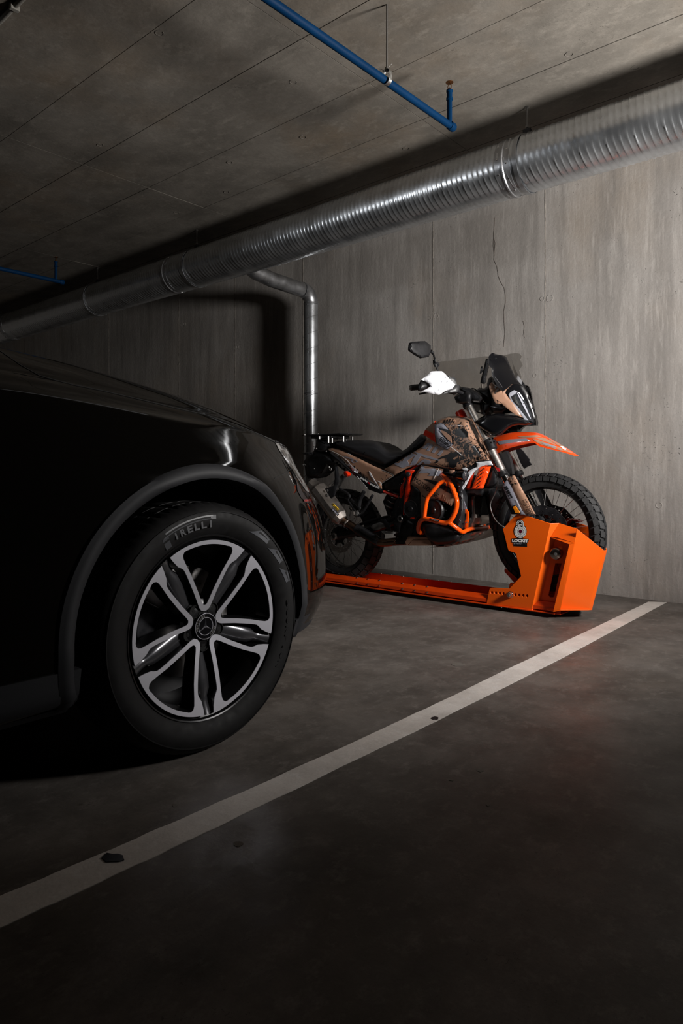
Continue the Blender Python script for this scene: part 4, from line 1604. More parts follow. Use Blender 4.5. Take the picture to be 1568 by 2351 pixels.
# hand guard on a plane facing forward and outward
gp, gn = B(1010, 880, -.33) + Vector((.055, 0, 0)), Vector((1, -.55, .12))
def G_(px, py, z):
    return onPlane(px, py, gp + Vector(gn).normalized() * (-z), gn)
gpoly = cv(K1, [(365, 1000), (540, 860), (562, 835), (592, 812), (700, 803), (828, 806), (900, 865), (1000, 975), (1130, 1105), (1100, 1150), (1060, 1200), (960, 1235), (880, 1265), (820, 1308), (768, 1340), (560, 1297), (362, 1262), (480, 1208), (568, 1150), (548, 1090), (500, 1055), (430, 1020)])
def guard(poly, m, name, z, bul, th, far=False, w=14):
    v, f = plate_vf([(x, y, z) for x, y in poly], z, th, bul, w, 5, (), G_, tuple(-Vector(gn).normalized()))
    if far:
        v = [mir(q) for q in v]
    return obj(name, v, f, m, bike, ang=40)
guard(gpoly, M_WHITE, 'handguard', 0, .014, .004)
guard(gpoly, M_WHITE, 'handguard', 0, .014, .004, True)
crest = cv(K1, [(545, 868), (600, 862), (760, 905), (880, 965), (1000, 1040), (870, 985), (740, 940), (640, 925)])
guard([(x, y) for x, y in cv(K1, [(1000, 960), (965, 900), (1040, 940), (1125, 955), (1140, 990), (1165, 1110), (1130, 1110)])], M_BLACK, 'guard_bracket', .02, .004, .012)
guard([(x, y) for x, y in cv(K1, [(1125, 1110), (1215, 1112), (1225, 1210), (1180, 1270), (1050, 1290), (860, 1308), (960, 1240), (1062, 1203)])], M_BLACK, 'guard_mount', .01, .006, .016)
guard([(x, y) for x, y in cv(K1, [(360, 1005), (430, 1022), (500, 1058), (548, 1092), (566, 1148), (480, 1206), (365, 1255), (300, 1245), (290, 1110), (330, 1070)])], M_BLACK, 'guard_inner_shell', .035, .022, .006)
for x, y in ((825, 1050), (950, 1050), (755, 1225), (925, 940)):
    lathe('guard_screw', [(.0028, -.001), (.0028, .0015), (0, .002)], G_(*cv(K1, [(x, y)])[0], -.0155), gn, M_GREY, bike, 8)
# mirror: shell seen from its dark back
mp, mn = onX(965, 803, -2.34), Vector((1, -.18, .05))
def MI(px, py, z):
    return onPlane(px, py, mp - Vector(mn).normalized() * z, mn)
mpoly = cv(K1, [(125, 158), (165, 142), (300, 132), (450, 126), (515, 175), (578, 230), (580, 320), (572, 400), (532, 482), (450, 498), (368, 510), (240, 435), (112, 345), (95, 310), (105, 225)])
v, f = plate_vf([(x, y, 0) for x, y in mpoly], 0, .012, .012, 9, 4, (), MI, tuple(-mn.normalized()))
ms = obj('mirror', v, f, M_BLACK, bike, ang=22)
mm_ = [((x - 965) * .9 + 965, (y - 803) * .9 + 803) for x, y in mpoly]
v, f = plate_vf([(x, y, .0125) for x, y in mm_], .0125, .002, place=MI, tdir=tuple(-mn.normalized()))
obj('mirror_glass', v, f, M_MIRROR, ms)
T0 = MI(990, 808, .006)
stem = [T0, MI(994.5, 812, .006), B(998, 824, -.39), B(1001, 838, -.375), B(1005, 850, -.36), B(1012, 868, -.33), B(1035, 890, -.25)]
tube('mirror_stem', stem, .0055, M_BLACKM, bike, 10, 5)
tube('mirror_stem_boot', [B(996.5, 826, -.39), B(999, 836, -.378), B(1001, 842, -.372)], [.008, .012, .008], M_BLACK, bike, 10)
tube('mirror_stem_joint', [B(1003, 832, -.37), B(1005.5, 837, -.366), B(1003.5, 842, -.366)], [.007, .011, .007], M_BLACK, bike, 10)
tube('mirror_joint', [MI(989, 806, .006), MI(994.5, 811, .006)], .010, M_BLACK, bike, 10)
# cockpit clutter: master cylinder, clamp blocks, dash, cables
puff('master_cylinder', cv(K2, [(20, 880), (60, 830), (120, 820), (240, 770), (330, 800), (330, 900), (290, 985), (150, 1000), (60, 980)]), .035, M_BLACK, bike, -.13, 8, 4)
puff('switch_gear', cv(K2, [(100, 700), (180, 690), (330, 720), (440, 780), (520, 830), (560, 900), (480, 980), (330, 960), (240, 840), (110, 760)]), .03, M_BLACK, bike, -.10, 8, 4)
puff('bar_riser', cv(K2, [(420, 760), (470, 705), (560, 720), (640, 660), (700, 760), (740, 960), (700, 1100), (560, 1200), (500, 1180), (480, 980)]), .07, M_BLACKM, bike, 0, 10, 5)
puff('dash_unit', cv(K2, [(610, 640), (640, 540), (690, 500), (740, 520), (760, 700), (900, 900), (980, 1080), (900, 1180), (700, 1170), (660, 980), (620, 760)]), .09, M_BLACK, bike, 0, 10, 5)
bolt(1055.5, 887, -.2, .006, bike)
bolt(1044, 906, -.2, .007, bike)
bolt(1102, 917, -.1, .003, bike)
puff('phone_mount', cv(K2, [(590, 190), (640, 180), (645, 300), (600, 480), (570, 640), (490, 630), (500, 560), (545, 380)]), .012, M_BLACK, bike, .10, 4, 3)
puff('phone_mount_knob', cv(K2, [(505, 325), (532, 325), (535, 380), (500, 455), (480, 450)]), .010, M_BLACK, bike, .09, 3, 3)
rod('phone_mount_stud', [(1106, 880, .09), (1107, 893, .08)], .005, M_CHROME, bike, 8)
rod('cable', [(1060, 905, -.1), (1085, 892, -.08), (1100, 905, -.07), (1108, 930, -.07), (1112, 960, -.06)], .004, M_BLACK, bike, 6, 5)
rod('cable', [(1050, 905, -.13), (1075, 920, -.11), (1100, 915, -.1), (1116, 925, -.08), (1128, 932, -.05)], .0035, M_BLACK, bike, 6, 5)
rod('cable', [(1065, 935, -.05), (1112, 950, -.05), (1110, 935, -.05), (1104, 915, -.04)], .004, M_BLACK, bike, 6, 5)
rod('wiring_boot', [(1128, 934, -.10), (1136, 935, -.10), (1146, 936, -.10), (1158, 938, -.09)], [.008, .0095, .009, .008], M_BLACKG, bike, 12, 4)

# ---- headlight mask
def sidepanel(name, crop, pts, m, thick=.005, bulge=.004, w=6, step=5, both=True, ang=35, label=None):
    return plate(name, [(a[0], a[1], d) for a, d in zip(cv(crop, [p[:2] for p in pts]), [p[2] for p in pts])], m, bike, 0, thick, bulge, w, step, both=both, ang=ang, label=label)
mask = sidepanel('headlight_mask', K2, [(690, 608, -.135), (664, 640, -.14), (650, 668, -.145), (655, 730, -.145), (690, 830, -.14), (722, 905, -.135), (762, 980, -.13), (810, 1002, -.125), (882, 998, -.12), (960, 1070, -.11), (1060, 1145, -.09), (1135, 1200, -.075), (1200, 1222, -.06), (1262, 1248, -.05), (1200, 1130, -.062), (1100, 975, -.08), (990, 880, -.095), (938, 800, -.10), (960, 745, -.10), (1062, 645, -.09), (980, 700, -.10), (888, 780, -.115), (830, 720, -.125), (760, 680, -.13)], M_TAN, .02, .006, 7, 4)
strip('mask_crease', [(*q, -.136) for q in cv(K2, [(785, 925), (840, 965), (900, 1005)])], .8, M_INK, bike, .002)
text_px('mask_lettering', 'ADV', (1137, 905), (1147, 893), (1133.5, 902), -.151, M_INK, bike, .03)
text_px('mask_lettering', 'R', (1138, 892), (1142, 887), (1135, 889), -.1505, M_INK, bike, .04)
# bezel + lens
bez = [(1062, 645, -.088), (1130, 618, -.08), (1235, 655, -.05), (1330, 800, -.03), (1430, 1040, -.012), (1500, 1250, -.004), (1515, 1330, 0), (1508, 1390, 0), (1460, 1380, -.006), (1400, 1360, -.02), (1330, 1310, -.035), (1262, 1250, -.048), (1200, 1130, -.060), (1100, 975, -.078), (990, 880, -.093), (938, 800, -.098), (960, 745, -.098)]
sidepanel('headlight_bezel', K2, bez, M_BLACKG, .014, .003, 5, 4)
led = [(1000, 832, -.099), (1030, 790, -.099), (1100, 750, -.095), (1152, 775, -.088), (1120, 815, -.09), (1060, 862, -.096), (1110, 960, -.088), (1220, 1120, -.068), (1350, 1292, -.038), (1290, 1280, -.048), (1150, 1090, -.074), (1040, 935, -.092)]
sidepanel('light_guide', K2, led, M_LED, .004, .001, 3, 4, label='pale light guide strip of the headlight')
lens = [(1060, 862, -.096), (1120, 815, -.09), (1152, 775, -.088), (1190, 800, -.078), (1260, 890, -.062), (1330, 1010, -.045), (1400, 1160, -.03), (1440, 1325, -.018), (1350, 1292, -.038), (1220, 1120, -.068), (1110, 960, -.088)]
sidepanel('headlight_lens', K2, lens, M_GLASSD, .004, .0008, 5, 4)
sidepanel('lens_glint', K2, [(1150, 800, -.088), (1165, 800, -.085), (1290, 1010, -.060), (1400, 1260, -.030), (1385, 1262, -.032), (1260, 1030, -.066)], M_LED, .002, 0, 5, 4)  # bright reflection lines on the lens, put in as pale strips
sidepanel('lens_glint', K2, [(1180, 790, -.086), (1192, 790, -.083), (1275, 915, -.062), (1268, 925, -.064)], M_CHROME, .002, 0, 5, 4)
sidepanel('lens_reflector', K2, [(1070, 880, -.098), (1110, 850, -.096), (1130, 900, -.092), (1190, 1010, -.080), (1160, 1010, -.085), (1110, 950, -.093)], M_ALU, .002, .001, 4, 4)
for (x, y, rr_) in ((1205, 1062, .0045), (1140, 930, .003), (1285, 985, .0025), (1100, 915, .003)):
    q = cv(K2, [(x, y)])[0]
    lathe('led_lens', [(rr_, 0), (rr_ * .7, -.003), (0, -.004)], B(*q, -.083 + (x - 1100) * .0001), (0, 1, 0), M_CHROME, bike, 10)
# windscreen: swept shell, near half and mirrored half share the centre ridge
ws = [(a, b, c - .022) for a, b, c in [(640, 150, -.125), (662, 115, -.12), (700, 82, -.11), (735, 82, -.10), (755, 100, -.095), (870, 120, -.05), (930, 135, -.02), (960, 160, 0), (1030, 330, 0), (1120, 520, 0), (1180, 600, 0), (1215, 640, 0), (1235, 655, -.01), (1190, 640, -.03), (1130, 618, -.06), (1062, 648, -.09), (990, 705, -.105), (890, 778, -.12), (820, 690, -.128), (755, 600, -.132), (705, 490, -.134), (690, 420, -.133), (702, 352, -.132), (672, 338, -.13), (650, 300, -.13)]]
sidepanel('windscreen', K2, ws, M_BLACKG, .004, .0012, 10, 5, ang=50)
strip('screen_fold', [(*q[:2], -.165) for q in cv(K2, [(752, 510), (820, 600), (892, 700)])], .8, M_ALU, bike, .001)
bolt(*cv(K2, [(778, 183)])[0], -.150, .004, bike, M_BLACKG)
bolt(*cv(K2, [(718, 402)])[0], -.162, .003, bike, M_CHROME)
sidepanel('screen_bracket', K2, [(1240, 575, .03), (1300, 680, .03), (1360, 780, .03), (1380, 850, .03), (1350, 830, .03), (1280, 720, .03), (1235, 650, .03)], M_BLACKG, .004, 0, 5, None, False)
# lower cowl under the light
cowl = [(1082.5, 968, -.09), (1098, 962, -.10), (1111, 954, -.10), (1140, 949, -.10), (1165, 951, -.085), (1193, 957, -.06), (1212, 965, -.035), (1232.5, 976.5, 0), (1205, 976.5, -.03), (1190, 975.5, -.05), (1176, 978, -.07), (1166, 983, -.085), (1152, 996, -.10), (1140, 1001, -.11), (1126, 999, -.115), (1112, 991, -.115), (1098, 982, -.11)]
plate('front_cowl', cowl, M_BLACKG, bike, 0, .01, .03, 12, 4, both=True, ang=60)

# ---- front fender: arched shell
Rg = [(1136, 1003), (1170, 993.5), (1200, 991.5), (1232, 993), (1254, 1002), (1284, 1019), (1304, 1031), (1324, 1044)]
Eg = [(1141, 1040), (1158, 1031), (1190, 1022), (1224, 1015.5), (1238, 1023), (1264, 1030), (1292, 1036.5), (1324, 1046.5)]
hwf = [.055, .062, .066, .068, .064, .056, .042, .012]
ns_ = 8
ridge = catmull([B(x, y, 0) for x, y in Rg], 5)
edge = catmull([B(x, y, -h) for (x, y), h in zip(Eg, hwf)], 5)
V, Fc = [], []
for r, e in zip(ridge, edge):
    hy = YB - e.y
    row = []
    for k in range(-ns_, ns_ + 1):
        t = k / ns_
        y = YB + hy * math.sin(t * math.pi / 2) * (1 if abs(t) < 1 else 1)
        z = e.z + (r.z - e.z) * (math.cos(t * math.pi / 2) ** .9 if abs(t) < 1 else 0)
        x = e.x + (r.x - e.x) * (math.cos(t * math.pi / 2) if abs(t) < 1 else 0)
        row.append(Vector((x, y, z)))
    V += row
c = 2 * ns_ + 1
for i in range(len(ridge) - 1):
    for k in range(c - 1):
        Fc.append((i * c + k, i * c + k + 1, (i + 1) * c + k + 1, (i + 1) * c + k))
nn = len(V)
V2 = [v - Vector((0, 0, .004)) for v in V]
top = list(Fc)
Fc = top + [tuple(i + nn for i in reversed(t)) for t in top]
for i in range(len(ridge) - 1):
    Fc += [(i * c, (i + 1) * c, nn + (i + 1) * c, nn + i * c), (i * c + c - 1, nn + i * c + c - 1, nn + (i + 1) * c + c - 1, (i + 1) * c + c - 1)]
for k in range(c - 1):
    Fc += [(k, nn + k, nn + k + 1, k + 1), ((len(ridge) - 1) * c + k, (len(ridge) - 1) * c + k + 1, nn + (len(ridge) - 1) * c + k + 1, nn + (len(ridge) - 1) * c + k)]
fend = obj('front_fender', V + V2, Fc, M_ORANGEP, bike, ang=50)
bf = bvh_of([fend])
decal('fender_stripe', cv(K4, [(85, 400), (300, 365), (580, 347), (662, 388), (400, 410), (130, 455)]), bf, M_GREY, fend, .0012, 4)
decal('fender_graphic', cv(K4, [(690, 350), (760, 335), (860, 330), (960, 370), (1110, 470), (900, 400), (760, 350)]), bf, M_TAN, fend, .0012, 4)
decal('fender_graphic', cv(K4, [(690, 358), (760, 365), (1110, 490), (1300, 560), (1390, 600), (1100, 535), (830, 450), (740, 400)]), bf, M_TAN, fend, .0012, 4)
decal('fender_graphic', cv(K4, [(960, 345), (1150, 445), (1300, 520), (1400, 590), (1300, 560), (1120, 462), (1000, 390)]), bf, M_TAN, fend, .0014, 4)
decal('fender_print', cv(K4, [(840, 425), (900, 430), (1105, 490), (1095, 505), (960, 475), (860, 440)]), bf, M_GREY, fend, .002, 4)
decal('fender_print', cv(K4, [(1165, 487), (1230, 480), (1305, 522), (1265, 545), (1225, 540)]), bf, M_LINEW, fend, .002, 4)
decal('fender_print', cv(K4, [(430, 318), (640, 300), (760, 290), (850, 312), (740, 330), (520, 335)]), bf, M_BROWNP if False else M_TANS, fend, .0012, 4)
plate('fender_underside', cv(K4, [(80, 600), (200, 540), (450, 465), (730, 428), (450, 450), (200, 490), (60, 520)]), M_REDO, bike, -.05, .003)
plate('radiator_shroud_end', [(x, y, .16) for x, y in cv(K4, [(385, 480), (430, 478), (530, 570), (640, 715), (628, 735), (672, 800), (600, 830), (545, 868), (480, 760), (420, 600)])], M_BLACK, bike, .16, .01)
plate('brake_hose_guide', [(x, y, .03) for x, y in cv(K4, [(320, 175), (350, 150), (410, 145), (440, 240), (300, 245)])], M_BLACK, bike, .03, .03)

# ---- fork guard
fg = [(*q, -.14) for q in cv(K4, [(255, 1060), (300, 1000), (345, 980), (385, 985), (420, 1050), (520, 1240), (600, 1380), (690, 1560), (740, 1650), (560, 1650), (490, 1540), (400, 1350)])]
plate('fork_guard', fg, M_TANF, bike, 0, .004, .008, 8, 5, ang=45)
plate('fork_guard', fg, M_BLACK, bike, 0, .004, .008, 8, 5, ang=45, mirror=True)
fg2 = [(*q, -.146) for q in cv(K4, [(178, 1180), (215, 1110), (250, 1062), (330, 1190), (420, 1380), (500, 1568), (560, 1650), (480, 1650), (350, 1568), (240, 1320)])]
g2 = plate('fork_guard_stripe', fg2, M_GREY, bike, 0, .003, .003, 4, 5)
plate('fork_guard_edge', [(*q, -.135) for q in cv(K4, [(178, 1180), (240, 1320), (345, 1568), (420, 1650), (330, 1650), (260, 1480), (160, 1240)])], M_BLACK, bike, 0, .012, 0, 8, None, both=True)
def frame_text(s, a, b, t, dy, par, name='lettering', sc=.0):
    """white number in a black outlined box: dark box, letters over it"""
    return text_px(name, s, a, b, t, dy, M_INK, par, .03)
def seven_seg(txt, a, b, t, dy, par, m=None, wd=.17):
    """blocky squared numerals as printed on the panels; a,b baseline ends, t top over a"""
    a, b, t = Vector(a), Vector(b), Vector(t)
    e, u = b - a, t - a
    n_ = len(txt)
    segs = {'8': 'abcdefg', '9': 'abcfgd', '0': 'abcdef'}
    for i, ch in enumerate(txt):
        o = a + e * (i / n_)
        w_ = e * (.84 / n_)
        def q(x0, y0, x1, y1):
            P = [o + w_ * x0 + u * y0, o + w_ * x1 + u * y0, o + w_ * x1 + u * y1, o + w_ * x0 + u * y1]
            return [(p.x, p.y, dy) for p in P]
        H = wd
        D = {'a': (0, 1 - H, 1, 1), 'g': (0, .5 - H / 2, 1, .5 + H / 2), 'd': (0, 0, 1, H), 'f': (0, .5, H, 1), 'b': (1 - H, .5, 1, 1), 'e': (0, 0, H, .5), 'c': (1 - H, 0, 1, .5)}
        L_ = [plate_vf(q(*D[k]), 0, .001) for k in segs[ch]]
        o_ = obj('numeral', *join_vf(L_), m or M_INK, par, smooth=False)
seven_seg('890', cv(K4, [(195, 1185)])[0], cv(K4, [(300, 1395)])[0], cv(K4, [(250, 1160)])[0], -.151, g2)
strip('stripe_edge', [(*q, -.152) for q in cv(K4, [(405, 1385), (500, 1568)])], .9, M_LINEW, bike, .001)
text_px('fork_lettering', 'MOTOD', cv(K4, [(545, 1400)])[0], cv(K4, [(668, 1645)])[0], cv(K4, [(585, 1385)])[0], -.151, M_INK, bike, .0)
text_px('fork_brand', 'W', cv(K4, [(12, 735)])[0], cv(K4, [(62, 845)])[0], cv(K4, [(45, 730)])[0], -.1275, M_INK, bike, .04)
text_px('fork_brand', 'P', cv(K4, [(64, 850)])[0], cv(K4, [(95, 915)])[0], cv(K4, [(112, 850)])[0], -.1275, M_RED, bike, .04)
o = plate('reflector', cv(L4, [(362, 18), (395, 8), (452, 92), (440, 100), (395, 98)]), M_AMBER, bike, -.16, .008, bev=.001, label='amber side reflector')
plate('reflector_frame', cv(L4, [(345, 15), (395, -5), (465, 95), (450, 112), (385, 105)]), M_BLACK, bike, -.155, .012)
puff('fork_boss', cv(L4, [(518, 118), (550, 104), (575, 118), (572, 140), (530, 136)]), .012, M_BLACK, bike, -.15, 3, 3)
# caliper on the far fork, red-orange
puff('brake_caliper', cv(L4, [(1040, 150), (1100, 155), (1215, 180), (1225, 205), (1180, 215), (1110, 200), (1060, 250), (1000, 260), (980, 200)]), .03, M_REDO, bike, .07, 6, 4)
puff('brake_caliper', cv(L4, [(640, 150), (700, 130), (740, 190), (700, 230), (640, 215)]), .03, M_BLACKM, bike, -.09, 6, 4)
# brake hose
rod('brake_hose', [(*q, d) for q, d in zip(cv(L3, [(1278, 340), (1272, 440), (1235, 560), (1165, 700), (1140, 790), (1170, 920), (1230, 1040), (1310, 1125), (1400, 1185)]), [-.11, -.12, -.13, -.135, -.14, -.145, -.15, -.15, -.14])], .0032, M_ALU, bike, 8, 5)
# inner wheel shadow panel: black sheet put in for shade between fork legs
plate('fork_shade_panel', [(*q, -.055) for q in cv(K4, [(300, 700), (330, 830), (345, 960), (240, 940), (215, 840), (150, 700), (120, 620), (240, 560)])], M_BLACK, bike, 0, .03)
# ---- tank and shrouds
tank = puff('fuel_tank', [(984, 992), (988, 980), (998, 968), (1012, 960), (1030, 955.5), (1050, 954), (1070, 956), (1082, 962), (1088, 980), (1100, 1005), (1116, 1035), (1120, 1056), (1090, 1064), (1060, 1078), (1010, 1076), (975, 1064), (960, 1040), (970, 1010)], .155, M_TANS, bike, 0, 22, 5, 0, None, 60)
shroud = [(1018, 962, -.10), (1030, 958, -.11), (1042, 962, -.125), (1056, 971, -.14), (1067, 983, -.15), (1080, 1001, -.165), (1100, 1025, -.175), (1122, 1054, -.18), (1121.5, 1056, -.18), (1093, 1059, -.18), (1082.5, 1068, -.18), (1072, 1073, -.178), (1054, 1078, -.175), (1031, 1076.5, -.172), (1016, 1073, -.17), (990, 1068, -.165), (967, 1066, -.16), (950, 1069, -.158), (930, 1077, -.152), (906, 1091, -.148), (899, 1086, -.147), (882, 1077, -.145), (905, 1065, -.148), (940, 1044, -.153), (960, 1031.5, -.155), (975, 1022, -.157), (986, 1015, -.158), (1000, 1019, -.16), (1004, 1005, -.155), (998, 985, -.145), (998, 975, -.135), (1007, 966, -.12)]
sh = plate('side_shroud', shroud, M_TANS, bike, 0, .006, .010, 9, 5, both=True, ang=45)
bs = bvh_of([sh])
# plain tan area over the middle of the shroud, grey block lettering on top of it
D_ = lambda nm, crop, pts, m, lift=.0016, **k: decal(nm, cv(crop, pts), bs, m, sh, lift, 5, **k)
D_('shroud_print', K3, [(-2, 755), (120, 685), (215, 600), (330, 650), (440, 720), (560, 770), (590, 800), (440, 860), (345, 920), (305, 965), (520, 1068), (440, 1062), (50, 985), (0, 995), (-60, 1010), (-160, 1060), (-420, 1180), (-610, 1075), (-300, 900)], M_TAND)
D_('block_letter', K5, [(1075, 495), (1190, 415), (1312, 322), (1412, 352), (1280, 440), (1310, 512), (1250, 535), (1210, 553)], M_GREY, .003)
D_('block_letter', K5, [(1335, 300), (1420, 318), (1640, 385), (1760, 430), (1750, 445), (1560, 400), (1480, 372), (1400, 500), (1318, 512), (1400, 360), (1430, 345)], M_GREY, .003)
D_('block_letter', K3, [(-30, 1000), (60, 930), (120, 896), (205, 920), (240, 950), (200, 985), (420, 1025), (400, 1045), (200, 1012), (60, 985)], M_GREY, .003)
for q in ([(75, 700), (140, 712), (215, 640), (205, 600), (170, 612)], [(155, 735), (198, 750), (278, 645), (235, 622)], [(245, 770), (292, 788), (372, 682), (322, 658)], [(345, 815), (392, 832), (462, 745), (440, 722), (410, 740)]):
    D_('block_letter', K3, q, M_GREY, .003)
D_('ink_blot', K3, [(300, 965), (345, 905), (430, 850), (560, 800), (590, 770), (640, 790), (700, 760), (720, 820), (690, 850), (620, 880), (650, 920), (740, 860), (745, 940), (700, 960), (690, 1020), (640, 1060), (560, 1030), (560, 980), (580, 950), (530, 940), (510, 870), (440, 880), (375, 905), (350, 960)], M_INK, .003)
D_('ink_blot', K3, [(690, 380), (760, 350), (840, 340), (930, 450), (900, 500), (820, 490), (740, 470), (680, 440)], M_INK, .003)
for x, y in ((700, 560), (760, 600), (860, 610), (1050, 690), (1080, 780), (1190, 810)):
    D_('chevron_mark', K3, [(x, y), (x + 90, y - 22), (x + 95, y - 8), (x + 30, y + 12), (x + 55, y + 80), (x + 40, y + 82)], M_INK, .003)
for k in range(6):
    x, y = 455 + k * 48, 215 - k * 6 + (k % 2) * 6
    D_('chevron_mark', K3, [(x, y + 22), (x + 28, y - 30), (x + 42, y - 26), (x + 16, y + 26)], M_INK, .003)
    D_('chevron_mark', K3, [(x + 20, y + 62), (x + 48, y + 10), (x + 60, y + 14), (x + 36, y + 66)], M_INK, .003)
# grey number panel
np_ = sidepanel('number_panel', K3, [(305, 285, -.168), (400, 250, -.165), (440, 262, -.165), (530, 362, -.172), (420, 345, -.175), (360, 335, -.175), (420, 440, -.18), (520, 560, -.18), (612, 640, -.18), (565, 680, -.18), (512, 716, -.18), (420, 672, -.178), (338, 618, -.175), (330, 520, -.173), (308, 450, -.17)], M_GREY, .008, .003, 4, 4, True)
sidepanel('number_panel_edge', K3, [(290, 275, -.160), (400, 238, -.158), (455, 258, -.158), (560, 372, -.165), (640, 620, -.172), (520, 730, -.172), (330, 630, -.168), (312, 500, -.165), (296, 440, -.163)], M_INK, .01, 0, 4, None, True)
sidepanel('number_panel_window', K3, [(392, 368, -.176), (480, 400, -.178), (588, 485, -.18), (602, 600, -.182), (540, 545, -.182), (450, 450, -.18)], M_TAND, .004, 0, 4, None, True)
seven_seg('890', cv(K3, [(375, 545)])[0], cv(K3, [(560, 695)])[0], cv(K3, [(425, 490)])[0], -.187, np_)
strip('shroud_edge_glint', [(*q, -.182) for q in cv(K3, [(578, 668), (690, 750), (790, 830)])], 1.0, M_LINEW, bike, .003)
# red-orange tank collar and tan shoulder
sidepanel('tank_shoulder', K3, [(120, 370, -.09), (200, 295, -.08), (290, 215, -.08), (285, 330, -.12), (280, 440, -.14)], M_TAND, .02, .006, 5, 4, True)
sidepanel('tank_collar', K3, [(125, 366, -.12), (205, 405, -.13), (276, 440, -.14), (284, 300, -.13), (300, 205, -.12), (296, 330, -.15), (300, 450, -.16), (318, 600, -.165), (200, 520, -.15), (88, 450, -.12)], M_REDO, .015, .003, 4, 4, True)
# lower side panel with lettering
lp = [(966, 1068.5, -.172), (1017, 1077.5, -.178), (1011, 1090, -.18), (1033, 1108, -.185), (1044, 1150, -.19), (1036, 1162, -.19), (1020, 1152, -.19), (1000, 1145, -.19), (982, 1146, -.19), (974, 1172, -.188), (967, 1190, -.185), (966, 1130, -.183), (958, 1120, -.18), (942, 1112, -.178), (952, 1094, -.175)]
lpo = plate('lower_side_panel', lp, M_TAND, bike, 0, .006, .006, 7, 5, both=True, ang=45)
bl = bvh_of([lpo])
decal('panel_print', cv(K3, [(50, 1012), (200, 1030), (465, 1072), (420, 1140), (380, 1200), (180, 1195), (215, 1160), (180, 1140), (0, 1150), (60, 1085), (-20, 1100)]), bl, M_GREY, lpo, .0015, 5)
decal('panel_print', cv(DD, [(552, 388), (640, 402), (742, 430), (870, 500), (870, 565), (760, 500), (640, 440)]), bl, M_INK, lpo, .0015, 5)
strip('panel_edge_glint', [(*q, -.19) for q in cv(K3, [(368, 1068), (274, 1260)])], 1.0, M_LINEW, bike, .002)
strip('panel_outline', [(967, 1067, -.184), (990, 1069, -.186), (1020, 1075.5, -.188), (1040, 1080, -.19)], 1.4, M_INK, bike, .003)
text_px('side_lettering', 'MOTODONE', cv(DD, [(442, 412)])[0], cv(DD, [(700, 612)])[0], cv(DD, [(466, 366)])[0], -.197, M_INK, lpo, .0)
text_px('side_small_lettering', 'RACE', cv(DD, [(533, 585)])[0], cv(DD, [(585, 622)])[0], cv(DD, [(540, 568)])[0], -.197, M_INK, lpo, .03)
for k in range(6):
    x, y = 770 + k * 18, 565 + k * 17
    plate('vent_slit', [(a, b, -.196) for a, b in cv(DD, [(x, y), (x + 7, y + 2), (x - 2, y + 46), (x - 8, y + 43)])], M_TAND, bike, -.196, .002)
# white wing and orange radiator guard
sidepanel('white_wing', K3, [(1040, 952, -.175), (1150, 934, -.175), (1300, 926, -.17), (1336, 1002, -.165), (1210, 1002, -.165), (1110, 1035, -.17), (1010, 1110, -.175), (930, 1220, -.18), (850, 1370, -.18), (786, 1465, -.18), (780, 1420, -.18), (850, 1290, -.185), (905, 1180, -.185), (890, 1130, -.185), (960, 1080, -.18), (1050, 1040, -.178), (1060, 985, -.176)], M_WHITE, .008, .004, 5, 4, True)
sidepanel('white_wing_outline', K3, [(880, 1030, -.17), (1030, 940, -.17), (1150, 915, -.17), (1300, 908, -.165), (1320, 930, -.165), (1060, 1010, -.17), (1040, 1045, -.17), (890, 1110, -.175)], M_INK, .01, 0, 5, None, True)
sidepanel('white_wing', K3, [(785, 1065, -.19), (850, 1045, -.19), (895, 1080, -.19), (880, 1100, -.19), (820, 1090, -.19)], M_WHITE, .006, .003, 3, 4, False)
rg = sidepanel('radiator_guard', K3, [(1098, 1045, -.16), (1190, 1015, -.16), (1296, 1026, -.15), (1250, 1170, -.15), (1155, 1425, -.15), (1060, 1432, -.16), (960, 1430, -.165), (1010, 1290, -.17), (1052, 1180, -.17)], M_ORANGEP, .01, .008, 6, 4, True, 30)
bg = bvh_of([rg])
for k in range(5):
    x, y = 1085 - k * 18, 1140 + k * 75
    decal('guard_slot', cv(K3, [(x, y), (x + 55, y - 55), (x + 110, y - 88), (x + 108, y - 78), (x + 60, y - 38), (x + 4, y + 6)]), bg, M_INK, rg, .0012, 4)
strip('guard_fold', [(*q, -.172) for q in cv(K3, [(1215, 1025), (1160, 1190), (1085, 1425)])], .7, M_REDO, bike, .001)
# radiators, dark body between shroud and fork
puff('radiator', cv(L3, [(1010, 470), (1060, 300), (1140, 100), (1220, 110), (1290, 240), (1290, 400), (1180, 480), (1060, 500)]), .14, M_BLACK, bike, 0, 8, 5)
puff('radiator_tank', cv(L3, [(665, 482), (840, 470), (1030, 478), (1030, 560), (990, 615), (870, 635), (850, 600), (770, 600), (740, 640), (690, 632), (672, 560)]), .15, M_BLACKM, bike, 0, 5, 4, .10)
puff('front_frame_cover', cv(L3, [(1040, 500), (1180, 480), (1290, 520), (1380, 640), (1430, 760), (1250, 980), (1200, 1250), (1130, 1180), (1110, 900), (1060, 700)]), .05, M_BLACK, bike, .02, 8, 5)
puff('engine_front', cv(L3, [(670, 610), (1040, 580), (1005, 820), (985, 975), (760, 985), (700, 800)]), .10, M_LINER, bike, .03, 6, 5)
for d in (-.05, .06):
    rod('header_pipe', [(*q, d) for q in cv(L3, [(860, 620), (865, 800), (870, 960), (850, 1080), (760, 1150), (600, 1210)])], .022, M_EXH, bike, 16, 5)
puff('header_collector', cv(L3, [(745, 990), (985, 965), (1010, 1060), (990, 1140), (740, 1170), (720, 1080)]), .07, M_EXH, bike, 0, 5, 4)
